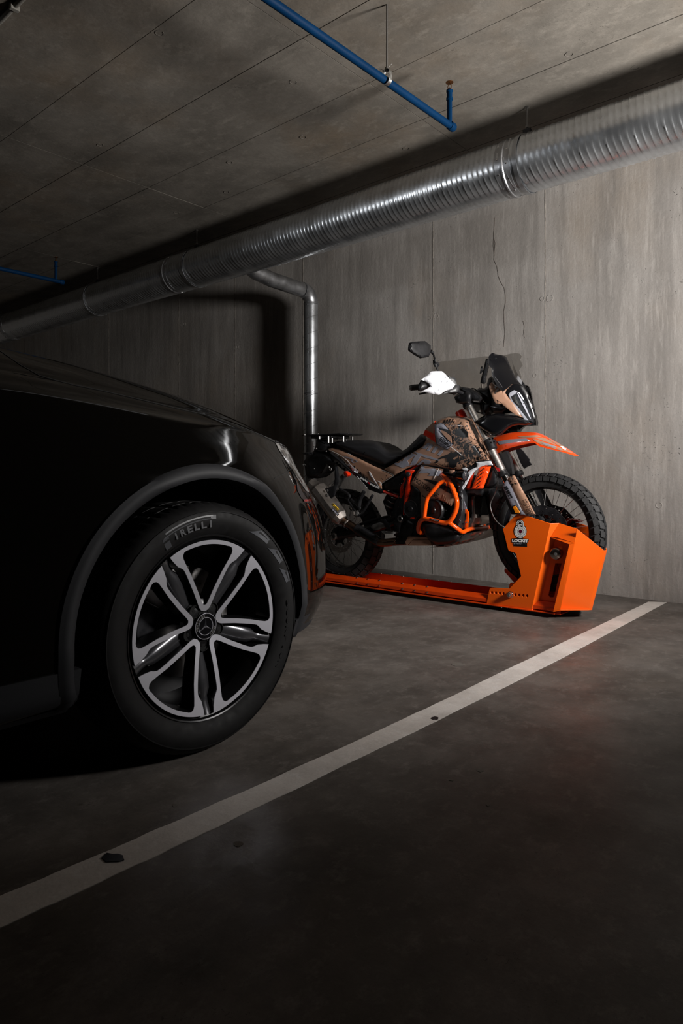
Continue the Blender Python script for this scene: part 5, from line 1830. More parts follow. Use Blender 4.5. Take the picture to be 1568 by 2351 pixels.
# low side tank and rib in black plastic
puff('lower_tank', [(966, 1196), (985, 1194), (1010, 1199), (1034, 1204), (1058, 1222), (1068, 1224), (1052, 1246), (1030, 1253), (1004, 1254), (984, 1249), (970, 1232), (962, 1215)], .19, M_BLACK, bike, 0, 12, 5, .05)
plate('tank_flank', [(*q, -.195) for q in cv(L3, [(565, 400), (620, 480), (655, 640), (650, 850), (655, 900), (635, 1000), (585, 1212), (470, 1160), (380, 1090), (450, 1000), (520, 800), (560, 600)])], M_BLACK, bike, 0, .05, .010, 8, 5, both=True)
plate('white_strip', [(*q, -.19) for q in cv(L3, [(655, 610), (665, 700), (720, 860), (650, 850)])], M_GREY, bike, 0, .004)
# engine
puff('engine_block', [(905, 1150), (925, 1125), (960, 1118), (1000, 1130), (1040, 1128), (1062, 1150), (1060, 1215), (1030, 1240), (980, 1246), (930, 1246), (905, 1230), (898, 1190)], .135, M_DARKM, bike, 0, 10, 5)
puff('airbox', [(885, 1085), (920, 1070), (960, 1065), (1000, 1075), (1040, 1085), (1070, 1090), (1075, 1130), (1030, 1140), (960, 1135), (920, 1130), (890, 1110)], .13, M_BLACK, bike, 0, 10, 5)
def cover(name, px, py, r, dy, m, h=.03, seg=48, parent=None):
    return lathe(name, [(r, 0), (r, -h * .6), (r * .94, -h * .85), (r * .86, -h), (r * .8, -h * .92), (r * .3, -h * .95), (r * .25, -h * 1.1), (0, -h * 1.12)], B(px, py, dy), (0, 1, 0), m, parent or bike, seg)
cv1 = cover('clutch_cover', 1002, 1171, .078, -.150, M_BLACKM, .045)
cv2 = cover('sprocket_cover', 948, 1168, .060, -.150, M_BLACKM, .03)
sidepanel('engine_side_cover', L2, [(1140, 235, -.165), (1190, 250, -.165), (1300, 345, -.17), (1320, 600, -.17), (1290, 820, -.17), (1200, 900, -.17), (1110, 900, -.165), (1030, 780, -.16), (1010, 640, -.16), (1060, 530, -.16), (1100, 480, -.16)], M_BLACKM, .04, .010, 8, 5, False)
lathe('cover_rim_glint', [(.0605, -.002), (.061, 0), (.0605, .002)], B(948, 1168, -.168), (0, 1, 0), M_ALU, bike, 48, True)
text_px('cover_badge', 'KTM', cv(L2, [(1118, 868)])[0], cv(L2, [(1185, 868)])[0], cv(L2, [(1124, 848)])[0], -.186, M_REDO, bike, .05)
for x, y in ((1000, 302), (975, 390), (965, 232), (930, 250), (915, 655), (835, 1275), (895, 1212), (1190, 370), (1220, 405), (1110, 430), (1005, 1000), (765, 822)):
    bolt(*cv(L2, [(x, y)])[0], -.16, .0042, bike, M_CHROME)
for k in range(9):
    a = k * 2 * math.pi / 9
    c = B(1002, 1171, -.192)
    lathe('cover_bolt', [(.004, 0), (.004, -.004), (0, -.004)], c + Vector((.07 * math.cos(a), 0, .07 * math.sin(a))), (0, 1, 0), M_BLACKM, bike, 6)
# belly plate and skid
puff('skid_plate', [(1036, 1246), (1060, 1226), (1100, 1219), (1122, 1214), (1110, 1228), (1090, 1240), (1062, 1248), (1020, 1256), (985, 1257), (1000, 1254)], .12, M_EXH, bike, 0, 6, 4, .03)
plate('belly_panel', [(*q, -.17) for q in cv(DD, [(430, 1078), (600, 1075), (622, 1082), (640, 1140), (380, 1140), (400, 1110)])], M_TAND, bike, 0, .30)
plate('belly_panel', [(*q, -.172) for q in cv(DD, [(378, 1040), (470, 1042), (600, 1048), (600, 1072), (430, 1074), (400, 1100), (360, 1140), (345, 1100)])], M_TAND, bike, 0, .02)
# orange frame strut beside the engine
sidepanel('frame_strut', L2, [(1018, 0, -.175), (1100, -20, -.175), (1190, -10, -.175), (1170, 30, -.175), (1128, 62, -.175), (1125, 130, -.175), (1105, 190, -.175), (1112, 270, -.175), (1110, 330, -.175), (1085, 420, -.175), (1040, 550, -.175), (1010, 700, -.175), (995, 806, -.175), (983, 800, -.175), (990, 640, -.175), (1008, 500, -.175), (1020, 370, -.175), (1050, 230, -.175), (1062, 120, -.175), (1030, 60, -.175)], M_REDO, .012, .004, 4, 4, False)
lathe('strut_plug', [(.016, 0), (.016, -.01), (.012, -.014), (0, -.015)], B(938.5, 1089, -.178), (0, 1, 0), M_BLACK, bike, 20)
rod('subframe_tube', [(881, 1128.5, -.13), (915, 1141, -.12)], .009, M_REDO, bike, 14)
bolt(915.5, 1142, -.13, .007, bike)
rod('subframe_tube', [(760, 1040, -.11), (830, 1100, -.12), (881, 1128.5, -.13)], .010, M_BLACKM, bike, 12)
rod('subframe_tube', [(760, 1040, .11), (830, 1100, .12), (915, 1141, .12)], .010, M_BLACKM, bike, 12)
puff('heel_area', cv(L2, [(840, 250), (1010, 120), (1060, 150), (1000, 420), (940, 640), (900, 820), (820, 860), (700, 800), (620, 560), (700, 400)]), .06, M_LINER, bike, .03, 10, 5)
# shock absorber with coils
c0, c1 = B(921, 1112, -.04), B(893, 1170, -.03)
cyl('shock_body', c0, c1, .022, M_BLACKM, bike, 20)
P = []
d = (c1 - c0)
u_ = Vector((d.z, 0, -d.x)).normalized()
for i in range(90):
    t = i / 89
    a = t * 2 * math.pi * 5.5
    P.append(c0 + d * t + (u_ * math.cos(a) + Vector((0, 1, 0)) * math.sin(a)) * .034)
tube('shock_spring', P, .0055, M_ALU, bike, 8)

# ---- seat
puff('seat', cv(K5, [(168, 182), (200, 158), (250, 145), (330, 137), (500, 134), (620, 130), (740, 136), (800, 146), (860, 172), (910, 205), (950, 238), (985, 268), (1020, 285), (1080, 291), (1200, 290), (1240, 275), (1275, 250), (1330, 195), (1390, 135), (1440, 80), (1465, 52), (1500, 42), (1540, 60), (1590, 100), (1620, 150), (1610, 185), (1570, 215), (1420, 300), (1250, 395), (1080, 490), (935, 567), (880, 552), (740, 492), (590, 430), (470, 385), (340, 320), (230, 255)]), .125, M_SEAT, bike, 0, 16, 5, 0, None, 60)
strip('seat_seam', [(*q, -.127) for q in cv(K5, [(585, 405), (600, 365), (640, 310)])], .8, M_BLACKG, bike, .002)

# ---- tail side panel
tp = [(*q, d) for q, d in zip(cv(K5, [(92, 262), (100, 292), (200, 350), (300, 412), (380, 505), (450, 595), (540, 640), (660, 710), (760, 770), (845, 830), (885, 862), (880, 780), (960, 735), (1085, 662), (1000, 615), (880, 570), (760, 520), (580, 430), (400, 340), (250, 275), (150, 255)]), [-.09, -.092, -.10, -.108, -.115, -.12, -.125, -.13, -.135, -.14, -.142, -.142, -.145, -.15, -.145, -.14, -.13, -.12, -.105, -.095, -.09])]
tpo = plate('tail_side_panel', tp, M_TANT, bike, 0, .008, .008, 6, 4, both=True, ang=45)
lw = plate('tail_lower_panel', [(*q, -.138) for q in cv(K5, [(448, 596), (540, 650), (700, 745), (800, 805), (882, 862), (905, 930), (870, 938), (700, 880), (600, 780), (520, 680)])], M_INK, bike, 0, .008, .003, 4, 5, both=True)
bt = bvh_of([tpo, lw])
for pts in ([(95, 262), (96, 290), (250, 375), (330, 460), (385, 525), (450, 598)], [(96, 278), (200, 325), (300, 378), (385, 450), (405, 478)], [(450, 598), (560, 720), (695, 878), (780, 915), (870, 940), (905, 930), (905, 905), (885, 780), (960, 735), (1075, 664)], [(885, 580), (980, 618), (1070, 660)], [(380, 332), (480, 375), (580, 420)], [(825, 745), (870, 765), (888, 775)], [(465, 715), (560, 800), (690, 872)]):
    dseam('panel_outline', cv(K5, pts), 1.0, bt, M_LINEW, tpo)
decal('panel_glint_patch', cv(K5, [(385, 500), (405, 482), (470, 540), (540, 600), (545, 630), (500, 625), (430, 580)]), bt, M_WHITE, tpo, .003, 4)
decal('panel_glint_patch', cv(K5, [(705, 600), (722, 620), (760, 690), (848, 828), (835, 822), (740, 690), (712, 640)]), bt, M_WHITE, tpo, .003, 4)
for k in range(9):
    x, y = 145 + k * 27, 318 + k * 19 + (k * k) * .9
    decal('checker_mark', cv(K5, [(x, y), (x + 12, y + 4), (x + 16, y + 26 + k), (x + 5, y + 20 + k)]), bt, M_INK, tpo, .002, 4)
for k in range(5):
    x, y = 470 + k * 48, 515 + k * 44
    decal('chevron_mark', cv(K5, [(x, y), (x + 14, y + 6), (x + 26, y + 62), (x + 70, y + 90), (x + 60, y + 100), (x + 12, y + 72)]), bt, M_INK, tpo, .002, 4)
decal('outline_mark', cv(K5, [(425, 440), (495, 425), (535, 460), (460, 480)]), bt, M_GREY, tpo, .002, 4, holes=(cv(K5, [(448, 446), (492, 436), (512, 456), (466, 468)]),))
decal('outline_mark', cv(K5, [(320, 375), (420, 395), (480, 425), (460, 430), (400, 410), (330, 385)]), bt, M_GREY, tpo, .002, 4)
text_px('tail_lettering', 'EXPLORE', cv(K5, [(568, 708)])[0], cv(K5, [(672, 770)])[0], cv(K5, [(578, 688)])[0], -.146, M_LINEW, lw, .03)
text_px('tail_lettering', 'THE', cv(K5, [(676, 776)])[0], cv(K5, [(716, 798)])[0], cv(K5, [(684, 757)])[0], -.146, M_RED, lw, .03)
text_px('tail_lettering', 'UNEXPLORED', cv(K5, [(716, 802)])[0], cv(K5, [(852, 868)])[0], cv(K5, [(726, 780)])[0], -.146, M_LINEW, lw, .03)
sidepanel('rear_frame_cover', K5, [(905, 935, -.11), (888, 790, -.12), (960, 745, -.125), (1090, 672, -.13), (1230, 590, -.135), (1380, 525, -.14), (1480, 500, -.14), (1400, 610, -.14), (1340, 680, -.14), (1240, 720, -.14), (1200, 860, -.13), (1040, 880, -.12), (930, 890, -.11)], M_BLACKM, .03, .006, 6, 5, True)

# ---- rack and tail
def slab(name, pts, z0, z1, m, parent, bev_=.002):
    vs = [Vector((x, y, z0)) for x, y in pts] + [Vector((x, y, z1)) for x, y in pts]
    n = len(pts)
    Fc = [tuple(range(n)), tuple(range(n, 2 * n))] + [(i, (i + 1) % n, n + (i + 1) % n, n + i) for i in range(n)]
    return bevel(obj(name, vs, Fc, m, parent, smooth=False), bev_)
a_, b_ = B(706, 997, -.10), B(796, 998, -.10)
zr = a_.z
slab('luggage_rack', [(a_.x - .05, YB - .09), (a_.x + .02, YB - .115), (b_.x - .05, YB - .115), (b_.x, YB - .08), (b_.x, YB + .08), (b_.x - .05, YB + .115), (a_.x + .02, YB + .115), (a_.x - .05, YB + .09)], zr - .012, zr - .004, M_BLACKM, bike)
q = B(684, 996, -.09)
slab('rack_tongue', [(q.x, YB - .05), (a_.x + .03, YB - .10), (a_.x + .03, YB + .10), (q.x, YB + .05)], zr - .004, zr + .001, M_BLACKM, bike)
slab('rack_plate', [(a_.x + .02, YB - .09), (a_.x + .24, YB - .10), (a_.x + .24, YB + .10), (a_.x + .02, YB + .09)], zr - .034, zr - .014, M_BLACK, bike, .006)
for px, d in ((754, -.10), (762.5, -.07), (788.5, -.05), (733.5, -.10)):
    for s_ in (0, 1):
        a, b = B(px, 1001, d), B(px, 1017 if px != 733.5 else 1008, d)
        if s_:
            a, b = mir(a), mir(b)
        cyl('rack_standoff', a, b, .0075, M_ALU, bike, 14)
for px, d in ((699.5, -.10), (730, -.10), (780, -.04), (712, -.06)):
    lathe('rack_screw', [(.006, -.002), (.006, .004), (.003, .006), (0, .006)], Vector((B(px, 992, d).x, YB + d, zr - .004)), (0, 0, 1), M_ALU, bike, 12)
puff('rear_cowl', cv(L1, [(515, 440), (560, 425), (640, 430), (760, 480), (860, 540), (1020, 660), (900, 690), (830, 680), (800, 760), (640, 800), (520, 760), (450, 720), (500, 600)]), .09, M_BLACK, bike, 0, 8, 4)
puff('tail_unit', cv(L1, [(380, 790), (460, 730), (620, 700), (820, 760), (900, 850), (1000, 960), (1200, 1120), (1320, 1220), (1240, 1250), (1150, 1180), (1040, 1080), (980, 1130), (830, 1130), (760, 1250), (560, 1440), (300, 1440), (240, 1300), (210, 1060), (200, 1010), (260, 900)]), .07, M_BLACK, bike, 0, 10, 5)
puff('turn_signal', cv(L1, [(150, 800), (200, 772), (300, 762), (370, 775), (380, 800), (300, 822), (200, 826)]), .03, M_BLACKM, bike, -.13, 4, 3)
rod('turn_signal_stalk', [(*cv(L1, [(350, 800)])[0], -.13), (*cv(L1, [(420, 790)])[0], -.06)], .008, M_BLACK, bike, 8)
puff('turn_signal', cv(L1, [(130, 1100), (160, 1065), (205, 1060), (215, 1090), (190, 1120), (150, 1125)]), .02, M_ALU, bike, -.10, 3, 3)
for x, y, r in ((890, 1200, .012), (845, 1148, .009), (522, 672, .007), (455, 598, .006), (778, 740, .006), (470, 1085 + 100, .004)):
    bolt(*cv(L1, [(x, y)])[0], -.125, r, bike, M_ALU)
# muffler hanger bracket: black flat arm bent over the can
sidepanel('pannier_bracket', L1, [(990, 1130, -.19), (1050, 1130, -.19), (1090, 1400, -.20), (1090, 1500, -.20), (1020, 1720, -.21), (970, 1900, -.22), (900, 1960, -.22), (830, 1940, -.22), (810, 1900, -.22), (560, 1870, -.22), (400, 1850, -.22), (280, 1800, -.22), (300, 1700, -.22), (420, 1740, -.22), (640, 1760, -.22), (700, 1700, -.22), (800, 1690, -.22), (960, 1620, -.21), (990, 1480, -.20), (985, 1330, -.19)], M_BLACKM, .010, .003, 3, 4, False)
for x, y, r in ((433, 218, .010), (432, 283, .011)):
    bolt(*cv(MM, [(x, y)])[0], -.235, r, bike, M_ALU)
for pts in ([(1090, 1420), (1170, 1340), (1240, 1330), (1280, 1370), (1240, 1440), (1000, 1800), (940, 1850)], [(800, 1620), (980, 1470), (1000, 1500), (860, 1660)]):
    plate('footrest_hanger', [(*q, -.15) for q in cv(L1, pts)], M_ALU, bike, 0, .012, .002, 3, 4)
puff('hanger_boss', cv(L1, [(1210, 1300), (1240, 1250), (1300, 1245), (1345, 1300), (1380, 1380), (1300, 1395), (1250, 1370)]), .02, M_REDO, bike, -.15, 4, 3)
# passenger bracket tubes (thin black)
for pts in ([(600, 190), (700, 250), (740, 300), (730, 360), (830, 520)], [(760, 340), (860, 420), (880, 480), (830, 540)], [(1060, 280), (960, 460), (900, 540), (850, 570)], [(940, 230), (890, 330), (870, 440)]):
    rod('footrest_bracket', [(*q, -.16) for q in cv(MM, pts)], .009 if len(pts) != 3 else .014, M_BLACKM, bike, 10, 5)
puff('footrest_joint', cv(MM, [(790, 500), (850, 490), (860, 560), (830, 590), (790, 560)]), .02, M_ALU, bike, -.17, 3, 3)

# ---- exhaust: faceted can, link pipe, heat shield
def faceted(name, a, b, ra, rb, m, seg=8, tw=.0, parent=None, rings=None):
    a, b = Vector(a), Vector(b)
    L = (b - a).length
    prof = rings or [(ra * .8, 0), (ra, L * .06), (rb, L * .88), (rb * .72, L), ]
    v, f = lathe_vf(prof, a, b - a, seg, phase=tw)
    return obj(name, v, f, m, parent or bike, smooth=True, ang=22)
m0, m1 = B(*cv(MM, [(330, 225)])[0], -.20), B(*cv(MM, [(640, 635)])[0], -.18)
can = faceted('muffler', m0 + (m0 - m1) * .15, m1, .062, .064, M_EXH, 10)
bevel(can, .004, 2)
e0, e1 = B(*cv(MM, [(215, 130)])[0], -.205), B(*cv(MM, [(345, 190)])[0], -.20)
faceted('muffler_end_cap', e0 - (m1 - m0) * .05, m0, .040, .058, M_EXH, 10)
link = [(*cv(MM, [(650, 640)])[0], -.17), (*cv(MM, [(700, 665)])[0], -.17), (*cv(MM, [(760, 700)])[0], -.165), (*cv(MM, [(830, 750)])[0], -.16), (*cv(MM, [(1000, 850)])[0], -.155), (*cv(MM, [(1130, 925)])[0], -.15), (*cv(MM, [(1230, 938)])[0], -.14), (*cv(MM, [(1380, 925)])[0], -.12), (953, 1242, -.09)]
rod('link_pipe', link, .027, M_BRONZE, bike, 24, 5)
a, b = B(*link[1]), B(*cv(MM, [(715, 680)])[0], -.17)
cyl('pipe_clamp', a, b, .0295, M_EXH, bike, 24)
rod('heat_shield', [(*cv(MM, [(835, 745)])[0], -.175), (*cv(MM, [(960, 818)])[0], -.17), (*cv(MM, [(1080, 890)])[0], -.165), (*cv(MM, [(1140, 925)])[0], -.16)], [.033, .035, .034, .029], M_BLACKM, bike, 16, 5)
sidepanel('shield_panel', MM, [(860, 740, -.215), (920, 750, -.215), (1110, 850, -.21), (1100, 900, -.21), (1060, 890, -.21), (900, 790, -.215)], M_BLACK, .01, .003, 3, 4, False)
for k in ('a',):
    pa, pb, pc = cv(MM, [(488, 412)])[0], cv(MM, [(575, 500)])[0], cv(MM, [(510, 395)])[0]
bm_ = bvh_of([can])
yl = decal('exhaust_label', [(740 + x / 19.6, 1140 + y / 19.6) for x, y in [(398, 355), (500, 290), (790, 580), (680, 660)]], bm_, M_INK, can, .001, 3)
decal('label_face', [(740 + x / 19.6, 1140 + y / 19.6) for x, y in [(425, 358), (500, 305), (762, 578), (685, 632)]], bm_, M_YELLOW, can, .0018, 3)
decal('exhaust_label', [(740 + x / 19.6, 1140 + y / 19.6) for x, y in [(400, 575), (470, 500), (755, 795), (685, 885)]], bm_, M_INK, can, .001, 3)
q = [(740 + x / 19.6, 1140 + y / 19.6) for x, y in [(445, 352), (690, 612), (492, 312), (432, 590), (672, 848), (476, 528)]]
def cast(px, py, bv_, lift):
    d_ = ray(px, py).normalized()
    h = bv_.ray_cast(Vector((0, 0, CAMH)), d_)
    return (h[0] - d_ * lift) if h[0] is not None else B(px, py, -.25)
A_, B_, C_ = (cast(*p, bm_, .004) for p in q[:3])
text_on('exhaust_lettering', 'SHARK', A_, B_, (C_ - A_) * .9, M_INK, can, .0008, .04, 0)
A_, B_, C_ = (cast(*p, bm_, .004) for p in q[3:])
text_on('exhaust_lettering', 'EXHAUST', A_, B_, (C_ - A_) * .9, M_GREY, can, .0008, .04, 0)

# ---- swingarm, footpeg, pedal
for s_ in (False, True):
    P = [(770, 1231, -.12), (800, 1226, -.125), (860, 1212, -.12), (915, 1190, -.10)]
    rod('swingarm', P, [.024, .026, .030, .034], M_BLACKM, bike, 10, 5, s_)
rod('swingarm_brace', [(800, 1215, -.12), (850, 1196, -.11), (900, 1184, -.09)], .010, M_BLACKM, bike, 10, 4)
lathe('axle_nut', [(.026, 0), (.026, -.012), (.019, -.02), (.014, -.02), (.013, -.004), (0, -.004)], B(769.5, 1231, -.14), (0, 1, 0), M_ALU, bike, 24)
puff('axle_block', cv(MM, [(480, 800), (520, 740), (580, 700), (700, 740), (720, 860), (600, 900), (500, 900)]), .012, M_BLACKM, bike, -.115, 4, 4)
puff('rear_caliper', cv(MM, [(665, 800), (720, 765), (790, 780), (800, 830), (740, 885), (690, 860)]), .022, M_EXH, bike, -.10, 4, 3)
for pts, mm in (([(500, 760), (540, 690), (570, 670), (600, 700), (560, 740)], M_ALU), ([(720, 440), (760, 430), (790, 480), (760, 510)], M_ALU)):
    puff('chain_adjuster', cv(MM, pts), .012, mm, bike, -.11, 3, 3)
sidepanel('heel_plate', L2, [(400, 1020, -.17), (430, 980, -.17), (560, 935, -.17), (640, 960, -.17), (650, 1020, -.17), (560, 1060, -.17), (480, 1080, -.17), (440, 1060, -.17)], M_ALU, .006, .002, 3, 4, False)
sidepanel('heel_plate', L2, [(600, 880, -.18), (650, 862, -.18), (700, 940, -.18), (760, 960, -.18), (740, 1000, -.18), (760, 1080, -.18), (700, 1060, -.18), (640, 980, -.18)], M_BLACKM, .006, .002, 3, 4, False)
fp = sidepanel('foot_peg', L2, [(590, 1105, -.24), (800, 1108, -.24), (800, 1140, -.24), (640, 1138, -.24)], M_ALU, .05, .002, 3, None, True)
V_ = []
for k in range(9):
    c = B(*cv(L2, [(600 + k * 24, 1100)])[0], -.24)
    V_.append(box_vf(c, (.0022, .004, .005)))
obj('peg_teeth', *join_vf(V_), M_CHROME, fp, smooth=False)['kind'] = 'stuff'
lathe('pivot_ring', [(.014, 0), (.018, -.003), (.020, -.006), (.018, -.009), (.014, -.009)], B(*cv(L2, [(935, 870)])[0], -.17), (0, 1, 0), M_ALU, bike, 28, True)
lathe('pivot_plug', [(.014, 0), (.013, -.004), (0, -.004)], B(*cv(L2, [(935, 870)])[0], -.17), (0, 1, 0), M_BLACK, bike, 20)
sidepanel('foot_bracket', L2, [(800, 920, -.17), (880, 850, -.17), (900, 800, -.17), (950, 790, -.17), (985, 850, -.17), (960, 940, -.17), (930, 960, -.17), (900, 1120, -.17), (860, 1130, -.17), (830, 1040, -.17)], M_BLACKM, .012, .003, 4, 4, True)
sidepanel('frame_plate', L2, [(870, 640, -.13), (980, 600, -.13), (1000, 800, -.135), (1080, 900, -.14), (1180, 960, -.14), (1140, 1150, -.14), (1000, 1330, -.14), (860, 1330, -.14), (820, 1280, -.14), (880, 1150, -.14), (960, 960, -.14), (960, 800, -.135), (900, 780, -.13)], M_BLACKM, .02, .004, 5, 5, True)
strip('stand_rod', [(*q, -.15) for q in cv(L2, [(785, 1350), (900, 1345), (1090, 1330)])], 1.0, M_ALU, bike, .006)
rod('side_stand', [(900, 1245, .13), (930, 1238, .14), (965, 1230, .14)], .012, M_BLACKM, bike, 10)

# ---- auxiliary lamp
la, lb = B(1042, 1091.5, -.23), B(1067, 1091, -.23)
dirx = Vector((1, -.12, -.02)).normalized()
c_l = B(1068.5, 1092, -.235)
lamp = lathe('auxiliary_lamp', [(.014, -.085), (.020, -.080), (.021, -.055), (.027, -.045), (.029, -.012), (.0305, -.008), (.0305, 0), (.027, .001), (.0255, -.004), (0, -.004)], c_l, dirx, M_BLACKG, bike, 36)
lathe('lamp_lens', [(.0255, -.003), (.022, -.0005), (0, .001)], c_l, dirx, M_GLASSD, lamp, 32)
lathe('lamp_chip', [(.006, 0), (.004, .0025), (0, .003)], c_l, dirx, M_ALU, lamp, 16)
for k in range(5):
    c = c_l - dirx * (.052 + k * .006)
    lathe('cooling_fin', [(.020, -.001), (.0245, -.001), (.0245, .001), (.020, .001)], c, dirx, M_BLACKM, lamp, 28)
sidepanel('lamp_bracket', K3, [(700, 1290, -.215), (790, 1300, -.215), (800, 1330, -.215), (770, 1400, -.215), (740, 1560, -.21), (700, 1560, -.21), (720, 1400, -.21), (700, 1350, -.215)], M_BLACKM, .012, .003, 3, 4, False)
sidepanel('lamp_bracket', K3, [(560, 1090, -.20), (640, 1090, -.20), (640, 1130, -.20), (600, 1155, -.20), (560, 1150, -.20)], M_TAND, .012, .003, 3, 4, False)
bolt(*cv(K3, [(735, 1385)])[0], -.218, .005, bike, M_CHROME)

# ---- crash bars
def bar(pts, r=.0145, m_=False, name='crash_bar'):
    return rod(name, pts, r, M_TUBE, bike, 18, 6, m_)
loop = [(755, 345, -.17), (800, 385, -.205), (840, 425, -.225), (880, 500, -.24), (908, 575, -.245), (925, 640, -.25), (920, 720, -.25), (895, 790, -.25), (860, 850, -.25), (820, 880, -.25), (780, 885, -.25), (700, 868, -.25), (620, 845, -.25), (560, 838, -.245), (520, 860, -.235), (498, 910, -.22), (492, 960, -.20), (510, 992, -.18), (545, 995, -.15)]
bar([(*q, p[2]) for q, p in zip(cv(DD, [p[:2] for p in loop]), loop)])
l2 = [(795, 415, -.222), (740, 435, -.235), (690, 485, -.245), (640, 545, -.25), (600, 595, -.25), (583, 650, -.25), (568, 740, -.25), (558, 835, -.245)]
bar([(*q, p[2]) for q, p in zip(cv(DD, [p[:2] for p in l2]), l2)], .013)
l3 = [(835, 882, -.25), (880, 912, -.24), (940, 955, -.215), (975, 980, -.19), (1000, 985, -.17), (1040, 965, -.13), (1100, 948, -.06), (1180, 942, .02), (1315, 932, .13)]
bar([(*q, p[2]) for q, p in zip(cv(DD, [p[:2] for p in l3]), l3)], .013)
v, f = box_vf((0, 0, 0), (1, 1, 1))
sidepanel('crash_bar_label', L3, [(50, 1012, -.266), (215, 1050, -.266), (212, 1078, -.266), (52, 1035, -.266)], M_INK, .004, 0, 3, None, False)
text_px('crash_bar_lettering', 'OUTBACK', cv(L3, [(82, 1040)])[0], cv(L3, [(200, 1068)])[0], cv(L3, [(84, 1022)])[0], -.2665, M_GREY, bike, .03)
puff('bar_lug', cv(DD, [(788, 420), (805, 418), (818, 450), (812, 472), (795, 462), (785, 440)]), .008, M_TUBE, bike, -.235, 2, 2)
bolt(*cv(DD, [(799, 444)])[0], -.246, .0055, bike, M_CHROME)
puff('bar_lug', cv(L3, [(515, 535), (535, 545), (548, 580), (540, 605), (520, 590)]), .008, M_TUBE, bike, -.24, 2, 2)
for s_, pts in ((0, [(650, 858, -.17), (690, 848, -.17), (715, 862, -.17), (748, 912, -.17), (750, 1000, -.17), (742, 1060, -.17), (735, 1105, -.17), (733, 1190, -.17), (680, 1190, -.17), (685, 1100, -.17), (680, 1080, -.17), (700, 1040, -.17), (708, 950, -.17), (690, 930, -.17), (650, 905, -.17)]), (1, [(1030, 860, .12), (1060, 815, .12), (1105, 815, .12), (1120, 850, .12), (1100, 900, .12), (1065, 930, .12), (1050, 1040, .12), (1045, 1160, .12), (1015, 1160, .12), (1030, 1000, .12)])):
    sidepanel('guard_upright', L3, pts, M_TUBE, .008, .002, 3, 4, False)
for x, y, d in ((672, 887, -.175), (715, 1092, -.175), (1090, 850, .115)):
    bolt(*cv(L3, [(x, y)])[0], d, .005, bike, M_ALU)
mesh_o = sidepanel('guard_mesh', L3, [(645, 935, -.168), (680, 955, -.168), (685, 1040, -.168), (660, 1120, -.168), (640, 1210, -.168), (580, 1185, -.168), (600, 1080, -.168)], M_ALU, .003, 0, 3, None, False)
bmm = bvh_of([mesh_o])
for i in range(10):
    for j in range(3):
        x, y = 646 + j * 14 - i * 5.5, 955 + i * 25 + (j % 2) * 10
        decal('mesh_hole', cv(L3, [(x, y), (x + 5, y - 7), (x + 10, y), (x + 5, y + 8)]), bmm, M_LINER, mesh_o, .0008, 4)
sidepanel('guard_mesh', L3, [(1095, 905, .125), (1115, 960, .125), (1110, 1060, .125), (1070, 1140, .125), (1050, 1120, .125), (1060, 1000, .125)], M_ALU, .003, 0, 3, None, False)
# ================================================================== MOTORCYCLE FLOOR STAND
st = thing('motorcycle_stand', 'bright orange steel floor stand with wheel chock and long channel rail under the motorcycle', 'stand', (FX, YB, 0))
# rail: U channel with lipped edges
x0, x1 = -4.05, -1.60
def prism(name, sec, xa, xb, m, parent, bev_=0):
    V = [Vector((xa, y, z)) for y, z in sec] + [Vector((xb, y, z)) for y, z in sec]
    n = len(sec)
    Fc = [(i, (i + 1) % n, n + (i + 1) % n, n + i) for i in range(n)] + [tuple(range(n)), tuple(range(n, 2 * n))]
    o = obj(name, V, Fc, m, parent, smooth=False)
    if bev_:
        bevel(o, bev_, 2)
    return o
nY, fY = YB - .105, YB + .105
prism('channel_rail', [(nY, .020), (fY, .020), (fY, .092), (fY - .004, .092), (fY - .004, .024), (nY + .004, .024), (nY + .004, .084), (nY, .084)], x0, x1, M_RAIL, st, .0012)
prism('rail_lip', [(nY - .022, .060), (nY, .086), (nY, .080), (nY - .018, .058)], x0, x1, M_RAIL, st, .001)
prism('rail_lip', [(nY - .022, .060), (nY - .018, .060), (nY - .018, .040), (nY - .022, .040)], x0, x1 - .02, M_RAIL, st, .001)
prism('rail_foot_flange', [(nY - .034, .032), (nY, .032), (nY, .026), (nY - .034, .026)], x0, x1 - .02, M_RAIL, st, .001)
for x in (-3.9, -2.9, -2.05):
    bevel(obj('rail_foot', *box_vf((x, YB, .010), (.05, .095, .0105)), M_BLACK, st, smooth=False), .003)
def rscrew(x, y, z, e):
    lathe('screw', [(.0062, 0), (.0062, .002), (.004, .0042), (0, .0045)], (x, y, z), e, M_CHROME, st, 12)
for px, py in ((820, 1326), (845, 1329), (871, 1333), (924, 1339.5), (952, 1343), (981, 1346)):
    X = onZ(px, py, .084).x
    X = onY(px, py, nY - .003).x
    rscrew(X, nY - .0025, .0828, (0, -.35, 1))
for px, py in ((820, 1338), (845, 1341), (871, 1344), (924, 1351.5), (952, 1355), (981, 1359)):
    X = onY(px, py, nY - .022).x
    rscrew(X, nY - .022, .050, (0, -1, .1))
for px, py in ((875, 1317), (899, 1320), (925, 1323), (978, 1330), (1006, 1332), (1035, 1335)):
    X = onY(px, py, fY - .002).x
    rscrew(X, fY - .002, .0915, (0, -.2, 1))
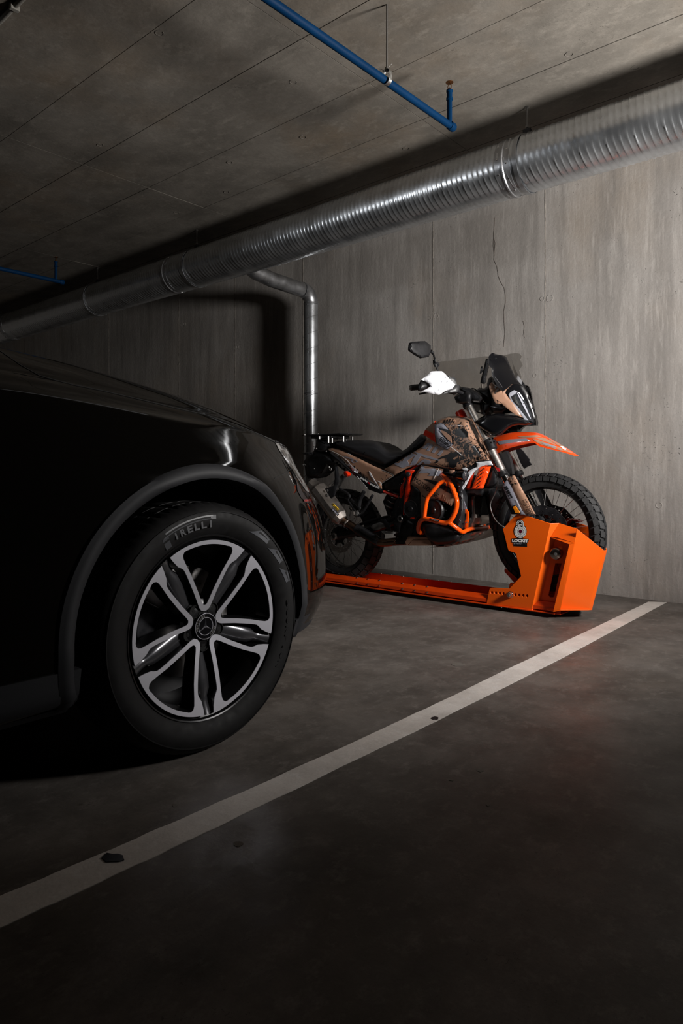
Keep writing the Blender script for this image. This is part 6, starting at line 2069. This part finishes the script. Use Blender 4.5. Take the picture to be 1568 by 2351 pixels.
# chock: folded plate around the front wheel, near side traced, far side mirrored
def CP(px, py, d):
    return B(px, py, d)
near = cv(L4, [(428, 98), (640, 165), (832, 228), (716, 760), (600, 1288), (330, 1255), (38, 1222), (72, 1045), (80, 1032), (100, 1024), (200, 1028), (322, 1034), (465, 880), (402, 600), (380, 588), (322, 570), (305, 552), (240, 292), (300, 225), (360, 160)])
holes = []
for hx_, hy_ in ((103, 1083), (152, 1086), (201, 1091), (246, 1096), (392, 1110), (442, 1114), (492, 1120), (540, 1124)):
    cx_, cy_ = cv(L4, [(hx_, hy_)])[0]
    holes.append([(cx_ + 2.7 * math.cos(t), cy_ + 3.3 * math.sin(t)) for t in np.linspace(0, 2 * math.pi, 13)[:-1]])
sp = plate('side_plate', [(*q, -.13) for q in near], M_ORANGE, st, 0, .005, holes=holes, bev=.0012)
v, f = plate_vf([(*q, -.13) for q in near], 0, .005, holes=holes)
obj('side_plate', [mir(q) for q in v], f, M_ORANGE, st, ang=35)
def sheet(name, quad, th=.005, m=M_ORANGE, both=True, par=None, bev_=.001):
    """quad: four (x,y,dy) in L4 crop coordinates; gets thickness along its own normal"""
    P = [B(*cv(L4, [q[:2]])[0], q[2]) for q in quad]
    n_ = (P[1] - P[0]).cross(P[-1] - P[0]).normalized()
    if n_.y < 0:
        n_ = -n_
    k = len(P)
    V = P + [p + n_ * th for p in P]
    Fc = [tuple(range(k)), tuple(range(k, 2 * k))] + [(i, (i + 1) % k, k + (i + 1) % k, k + i) for i in range(k)]
    o = obj(name, V, Fc, m, par or st, smooth=False)
    if bev_:
        bevel(o, bev_, 2)
    if both:
        o2 = obj(name, [mir(p) for p in V], Fc, m, par or st, smooth=False)
        bevel(o2, bev_, 2)
    return o
# face A: returns inwards from the fold
sheet('fold_face', [(830, 226, -.130), (938, 222, -.095), (900, 398, -.095), (690, 1262, -.095), (600, 1288, -.130), (612, 1285, -.130)][:2] + [(690, 1262, -.095), (600, 1288, -.130)])
# slot plate at the bottom of the recess with a real slot
def SP(px, py, d):
    return B(px, py, -.094)
slot = [(868, 860), (890, 730), (930, 690), (965, 730), (955, 860), (915, 950), (870, 1110), (850, 1142), (822, 1140), (806, 1115), (830, 960), (850, 900)]
pl = cv(L4, [(828, 400), (1085, 490), (1075, 560), (900, 1310), (690, 1262)])
plate('slot_plate', [(*q, -.094) for q in pl], M_ORANGE, st, 0, .004, holes=[cv(L4, [(888, 720), (970, 720), (880, 1130), (862, 1144), (822, 1142), (806, 1115)])], both=True)
# flange wall, its bright edge, and the big wrap face
sheet('flange_wall', [(1066, 485, -.155), (1100, 488, -.096), (905, 1300, -.096), (868, 1308, -.155)], .004)
sheet('flange_edge', [(1064, 484, -.156), (1134, 468, -.148), (955, 1292, -.148), (866, 1312, -.156)], .006)
def planar(name, pts, three, th, m=M_ORANGE, both=True):
    a, b, c_ = (B(*cv(L4, [q[:2]])[0], q[2]) for q in three)
    nn_ = (b - a).cross(c_ - a).normalized()
    P = [onPlane(*cv(L4, [q[:2]])[0], a, nn_) for q in pts]
    if nn_.y < 0:
        nn_ = -nn_
    k = len(P)
    V = P + [p + nn_ * th for p in P]
    Fc = [tuple(range(k)), tuple(range(k, 2 * k))] + [(i, (i + 1) % k, k + (i + 1) % k, k + i) for i in range(k)]
    bevel(obj(name, V, Fc, m, st, smooth=False), .001, 2)
    if both:
        bevel(obj(name, [mir(p) for p in V], Fc, m, st, smooth=False), .001, 2)
    return P
WP = planar('wrap_face', [(1158, 290), (1498, 562), (1302, 1290), (955, 1292), (1134, 468)], [(1158, 290, -.135), (1498, 562, -.022), (1302, 1290, -.022)], .005)
sheet('wrap_face', [(1498, 562, WP[1].y - YB), (1519, 560, 0), (1350, 1284, 0), (1302, 1290, WP[2].y - YB)], .005)
# sloping cap over the recess
sheet('recess_cap', [(938, 222, -.095), (1158, 290, -.095), (1134, 468, -.150), (1064, 484, -.156), (828, 398, -.115), (900, 395, -.125)][:3] + [(1064, 484, -.156), (830, 400, -.118)], .004)
sheet('cap_edge', [(828, 398, -.118), (900, 392, -.128), (1134, 466, -.152), (1066, 486, -.158)], .004, both=False)
# bottom tray
pts = [B(*cv(L4, [q[:2]])[0], q[2]) for q in [(38, 1222, -.13), (600, 1288, -.13), (690, 1262, -.095), (868, 1312, -.155), (955, 1292, -.148), (1302, 1290, -.028), (1350, 1284, 0)]]
loopb = pts + [mir(p) for p in reversed(pts[:-1])]
V = loopb + [p - Vector((0, 0, .006)) for p in loopb]
n = len(loopb)
ctr = sum(loopb, Vector()) / n
zt_ = min(p.z for p in pts)
bo = obj('base_plate', V, [tuple(range(n)), tuple(range(n, 2 * n))] + [(i, (i + 1) % n, n + (i + 1) % n, n + i) for i in range(n)], M_ORANGE, st, smooth=False)
# wheel cradle behind, seen between plate and tyre
plate('cradle', [(*q, .02) for q in cv(L4, [(262, 785), (290, 795), (415, 912), (465, 960), (520, 1100), (440, 1120), (382, 962), (258, 822)])], M_RAIL, st, 0, .012, both=False)
sheet('cradle', [(262, 785, -.045), (415, 915, -.045), (415, 915, .10), (262, 785, .10)], .004, both=False)
# adjustment bolt
c = B(*cv(L4, [(336, 1108)])[0], -.13)
lathe('adjustment_bolt', [(.019, 0), (.019, -.004), (.0165, -.005), (.0165, -.018), (.013, -.024), (.006, -.027), (0, -.027)], c, (0, 1, 0), M_CHROME, st, 24)
lathe('bolt_nut', [(.0125, -.018), (.0125, -.028), (.008, -.031), (0, -.031)], c, (0, 1, 0), M_ALU, st, 6)
for px, py in ((225, 1262), (295, 1262)):
    q = B(*cv(L4, [(px, py)])[0], -.10)
    cyl('fixing_bolt', q + Vector((0, 0, .012)), q - Vector((0, 0, .006)), .006, M_CHROME, st, 12)
# puck lock in the recess
ck = B(*cv(L4, [(903, 602)])[0], -.118)
lock = lathe('lock_barrel', [(.034, .02), (.034, -.010), (.031, -.016), (.024, -.020), (.010, -.0215), (0, -.0215)], ck, Vector((-.25, 1, 0)), mat('lock_steel', (0.34, 0.27, 0.24), .22, 1.0), st, 40)
lathe('lock_keyhole', [(.009, -.0205), (.009, -.0225), (.006, -.0228), (0, -.0228)], ck, Vector((-.25, 1, 0)), M_ALU, lock, 16)
# rubber foot under the chock
ft = onZ(1286, 1411, 0.0)
lathe('rubber_foot', [(.086, 0), (.088, .004), (.086, .012), (.082, .014), (.080, .05), (0, .05)], (ft.x + .0, ft.y + .075, 0.0), (0, 0, 1), M_RUB, st, 48)
# sticker: padlock emblem, LOCKIT, BY MOTO...
SX = (1170, 1185, 28.5)
def S(pts, lay=0):
    return [(*q, -.131 - .0008 * lay) for q in cv(SX, pts)]
def ell(cx, cy, rx, ry, a0=0, a1=360, n=40):
    return [(cx + rx * math.cos(math.radians(a)), cy + ry * math.sin(math.radians(a))) for a in np.linspace(a0, a1, n)]
back = [(430, 560), (420, 430), (500, 270), (680, 215), (860, 280), (945, 430), (945, 600), (1060, 720), (1125, 980), (1080, 1200), (960, 1350), (850, 1450), (1250, 1480), (1250, 1600), (1190, 1740), (1140, 1770), (1140, 2000), (250, 1960), (240, 1740), (140, 1720), (125, 1460), (530, 1420), (420, 1350), (300, 1180), (260, 980), (310, 730)]
stk = plate('lock_sticker', S(back), M_INK, st, 0, .0006, label='dark padlock sticker')
def ringp(cx, cy, rx, ry, w, lay, m, a0=0, a1=360, name='emblem_ring'):
    o_ = ell(cx, cy, rx, ry, a0, a1)
    i_ = ell(cx, cy, rx - w, ry - w, a0, a1)
    full_ = (a1 - a0) >= 360
    V, Fc = [], []
    for a, b in zip(o_, i_):
        V += [B(*cv(SX, [a])[0], -.131 - .0008 * lay), B(*cv(SX, [b])[0], -.131 - .0008 * lay)]
    n_ = len(V)
    V += [v + Vector((0, .0006, 0)) for v in V]
    for k in range(len(o_) - 1):
        Fc += [(2 * k, 2 * k + 1, 2 * k + 3, 2 * k + 2), (2 * k, 2 * k + 2, n_ + 2 * k + 2, n_ + 2 * k), (2 * k + 1, n_ + 2 * k + 1, n_ + 2 * k + 3, 2 * k + 3)]
    return obj(name, V, Fc, m, stk, smooth=False)
W_ = M_LINEW
ringp(700, 1000, 390, 430, 48, 1, W_, -52, 268)
ringp(700, 1000, 315, 345, 40, 1, W_, -60, 275)
ringp(700, 1000, 262, 290, 45, 1, W_)
ringp(680, 480, 225, 230, 46, 1, W_, 165, 360)
ringp(680, 480, 140, 145, 44, 1, W_, 170, 360)
plate('emblem_bar', S([(450, 480), (500, 480), (505, 570), (455, 590)], 1), W_, stk, 0, .0006)
plate('emblem_bar', S([(860, 470), (908, 470), (915, 690), (880, 720), (858, 700)], 1), W_, stk, 0, .0006)
plate('emblem_bar', S([(540, 560), (690, 545), (815, 560), (800, 610), (690, 590), (560, 610)], 1), W_, stk, 0, .0006)
for k in range(20):
    a = math.radians(k * 18)
    r0, r1 = 115, (205 if k % 2 == 0 else 190)
    c_, s_ = math.cos(a), math.sin(a)
    plate('emblem_tick', S([(700 + r0 * c_ - 14 * s_, 1000 + r0 * 1.1 * s_ + 14 * c_), (700 + r0 * c_ + 14 * s_, 1000 + r0 * 1.1 * s_ - 14 * c_), (700 + r1 * c_ + 16 * s_, 1000 + r1 * 1.1 * s_ - 16 * c_), (700 + r1 * c_ - 16 * s_, 1000 + r1 * 1.1 * s_ + 16 * c_)], 1), W_, stk, 0, .0006)
plate('emblem_core', S(ell(700, 1000, 95, 110, 0, 342, 20), 1), mat('dark_red_print', (.09, .004, .02), .3), stk, 0, .0006)
text_px('sticker_lettering', 'LOCKIT', cv(SX, [(165, 1690)])[0], cv(SX, [(1215, 1725)])[0], cv(SX, [(165, 1490)])[0], -.1318, W_, stk, .055, lift=.0004, thick=.0006)
text_px('sticker_lettering', 'BY MOTO', cv(SX, [(275, 1835)])[0], cv(SX, [(765, 1850)])[0], cv(SX, [(275, 1750)])[0], -.1318, M_GREY, stk, .01, lift=.0004, thick=.0006)
text_px('sticker_lettering', 'DONE', cv(SX, [(800, 1850)])[0], cv(SX, [(1085, 1860)])[0], cv(SX, [(800, 1765)])[0], -.1318, mat('faint_print', (.03, .03, .032), .4), stk, .01, lift=.0004, thick=.0006)
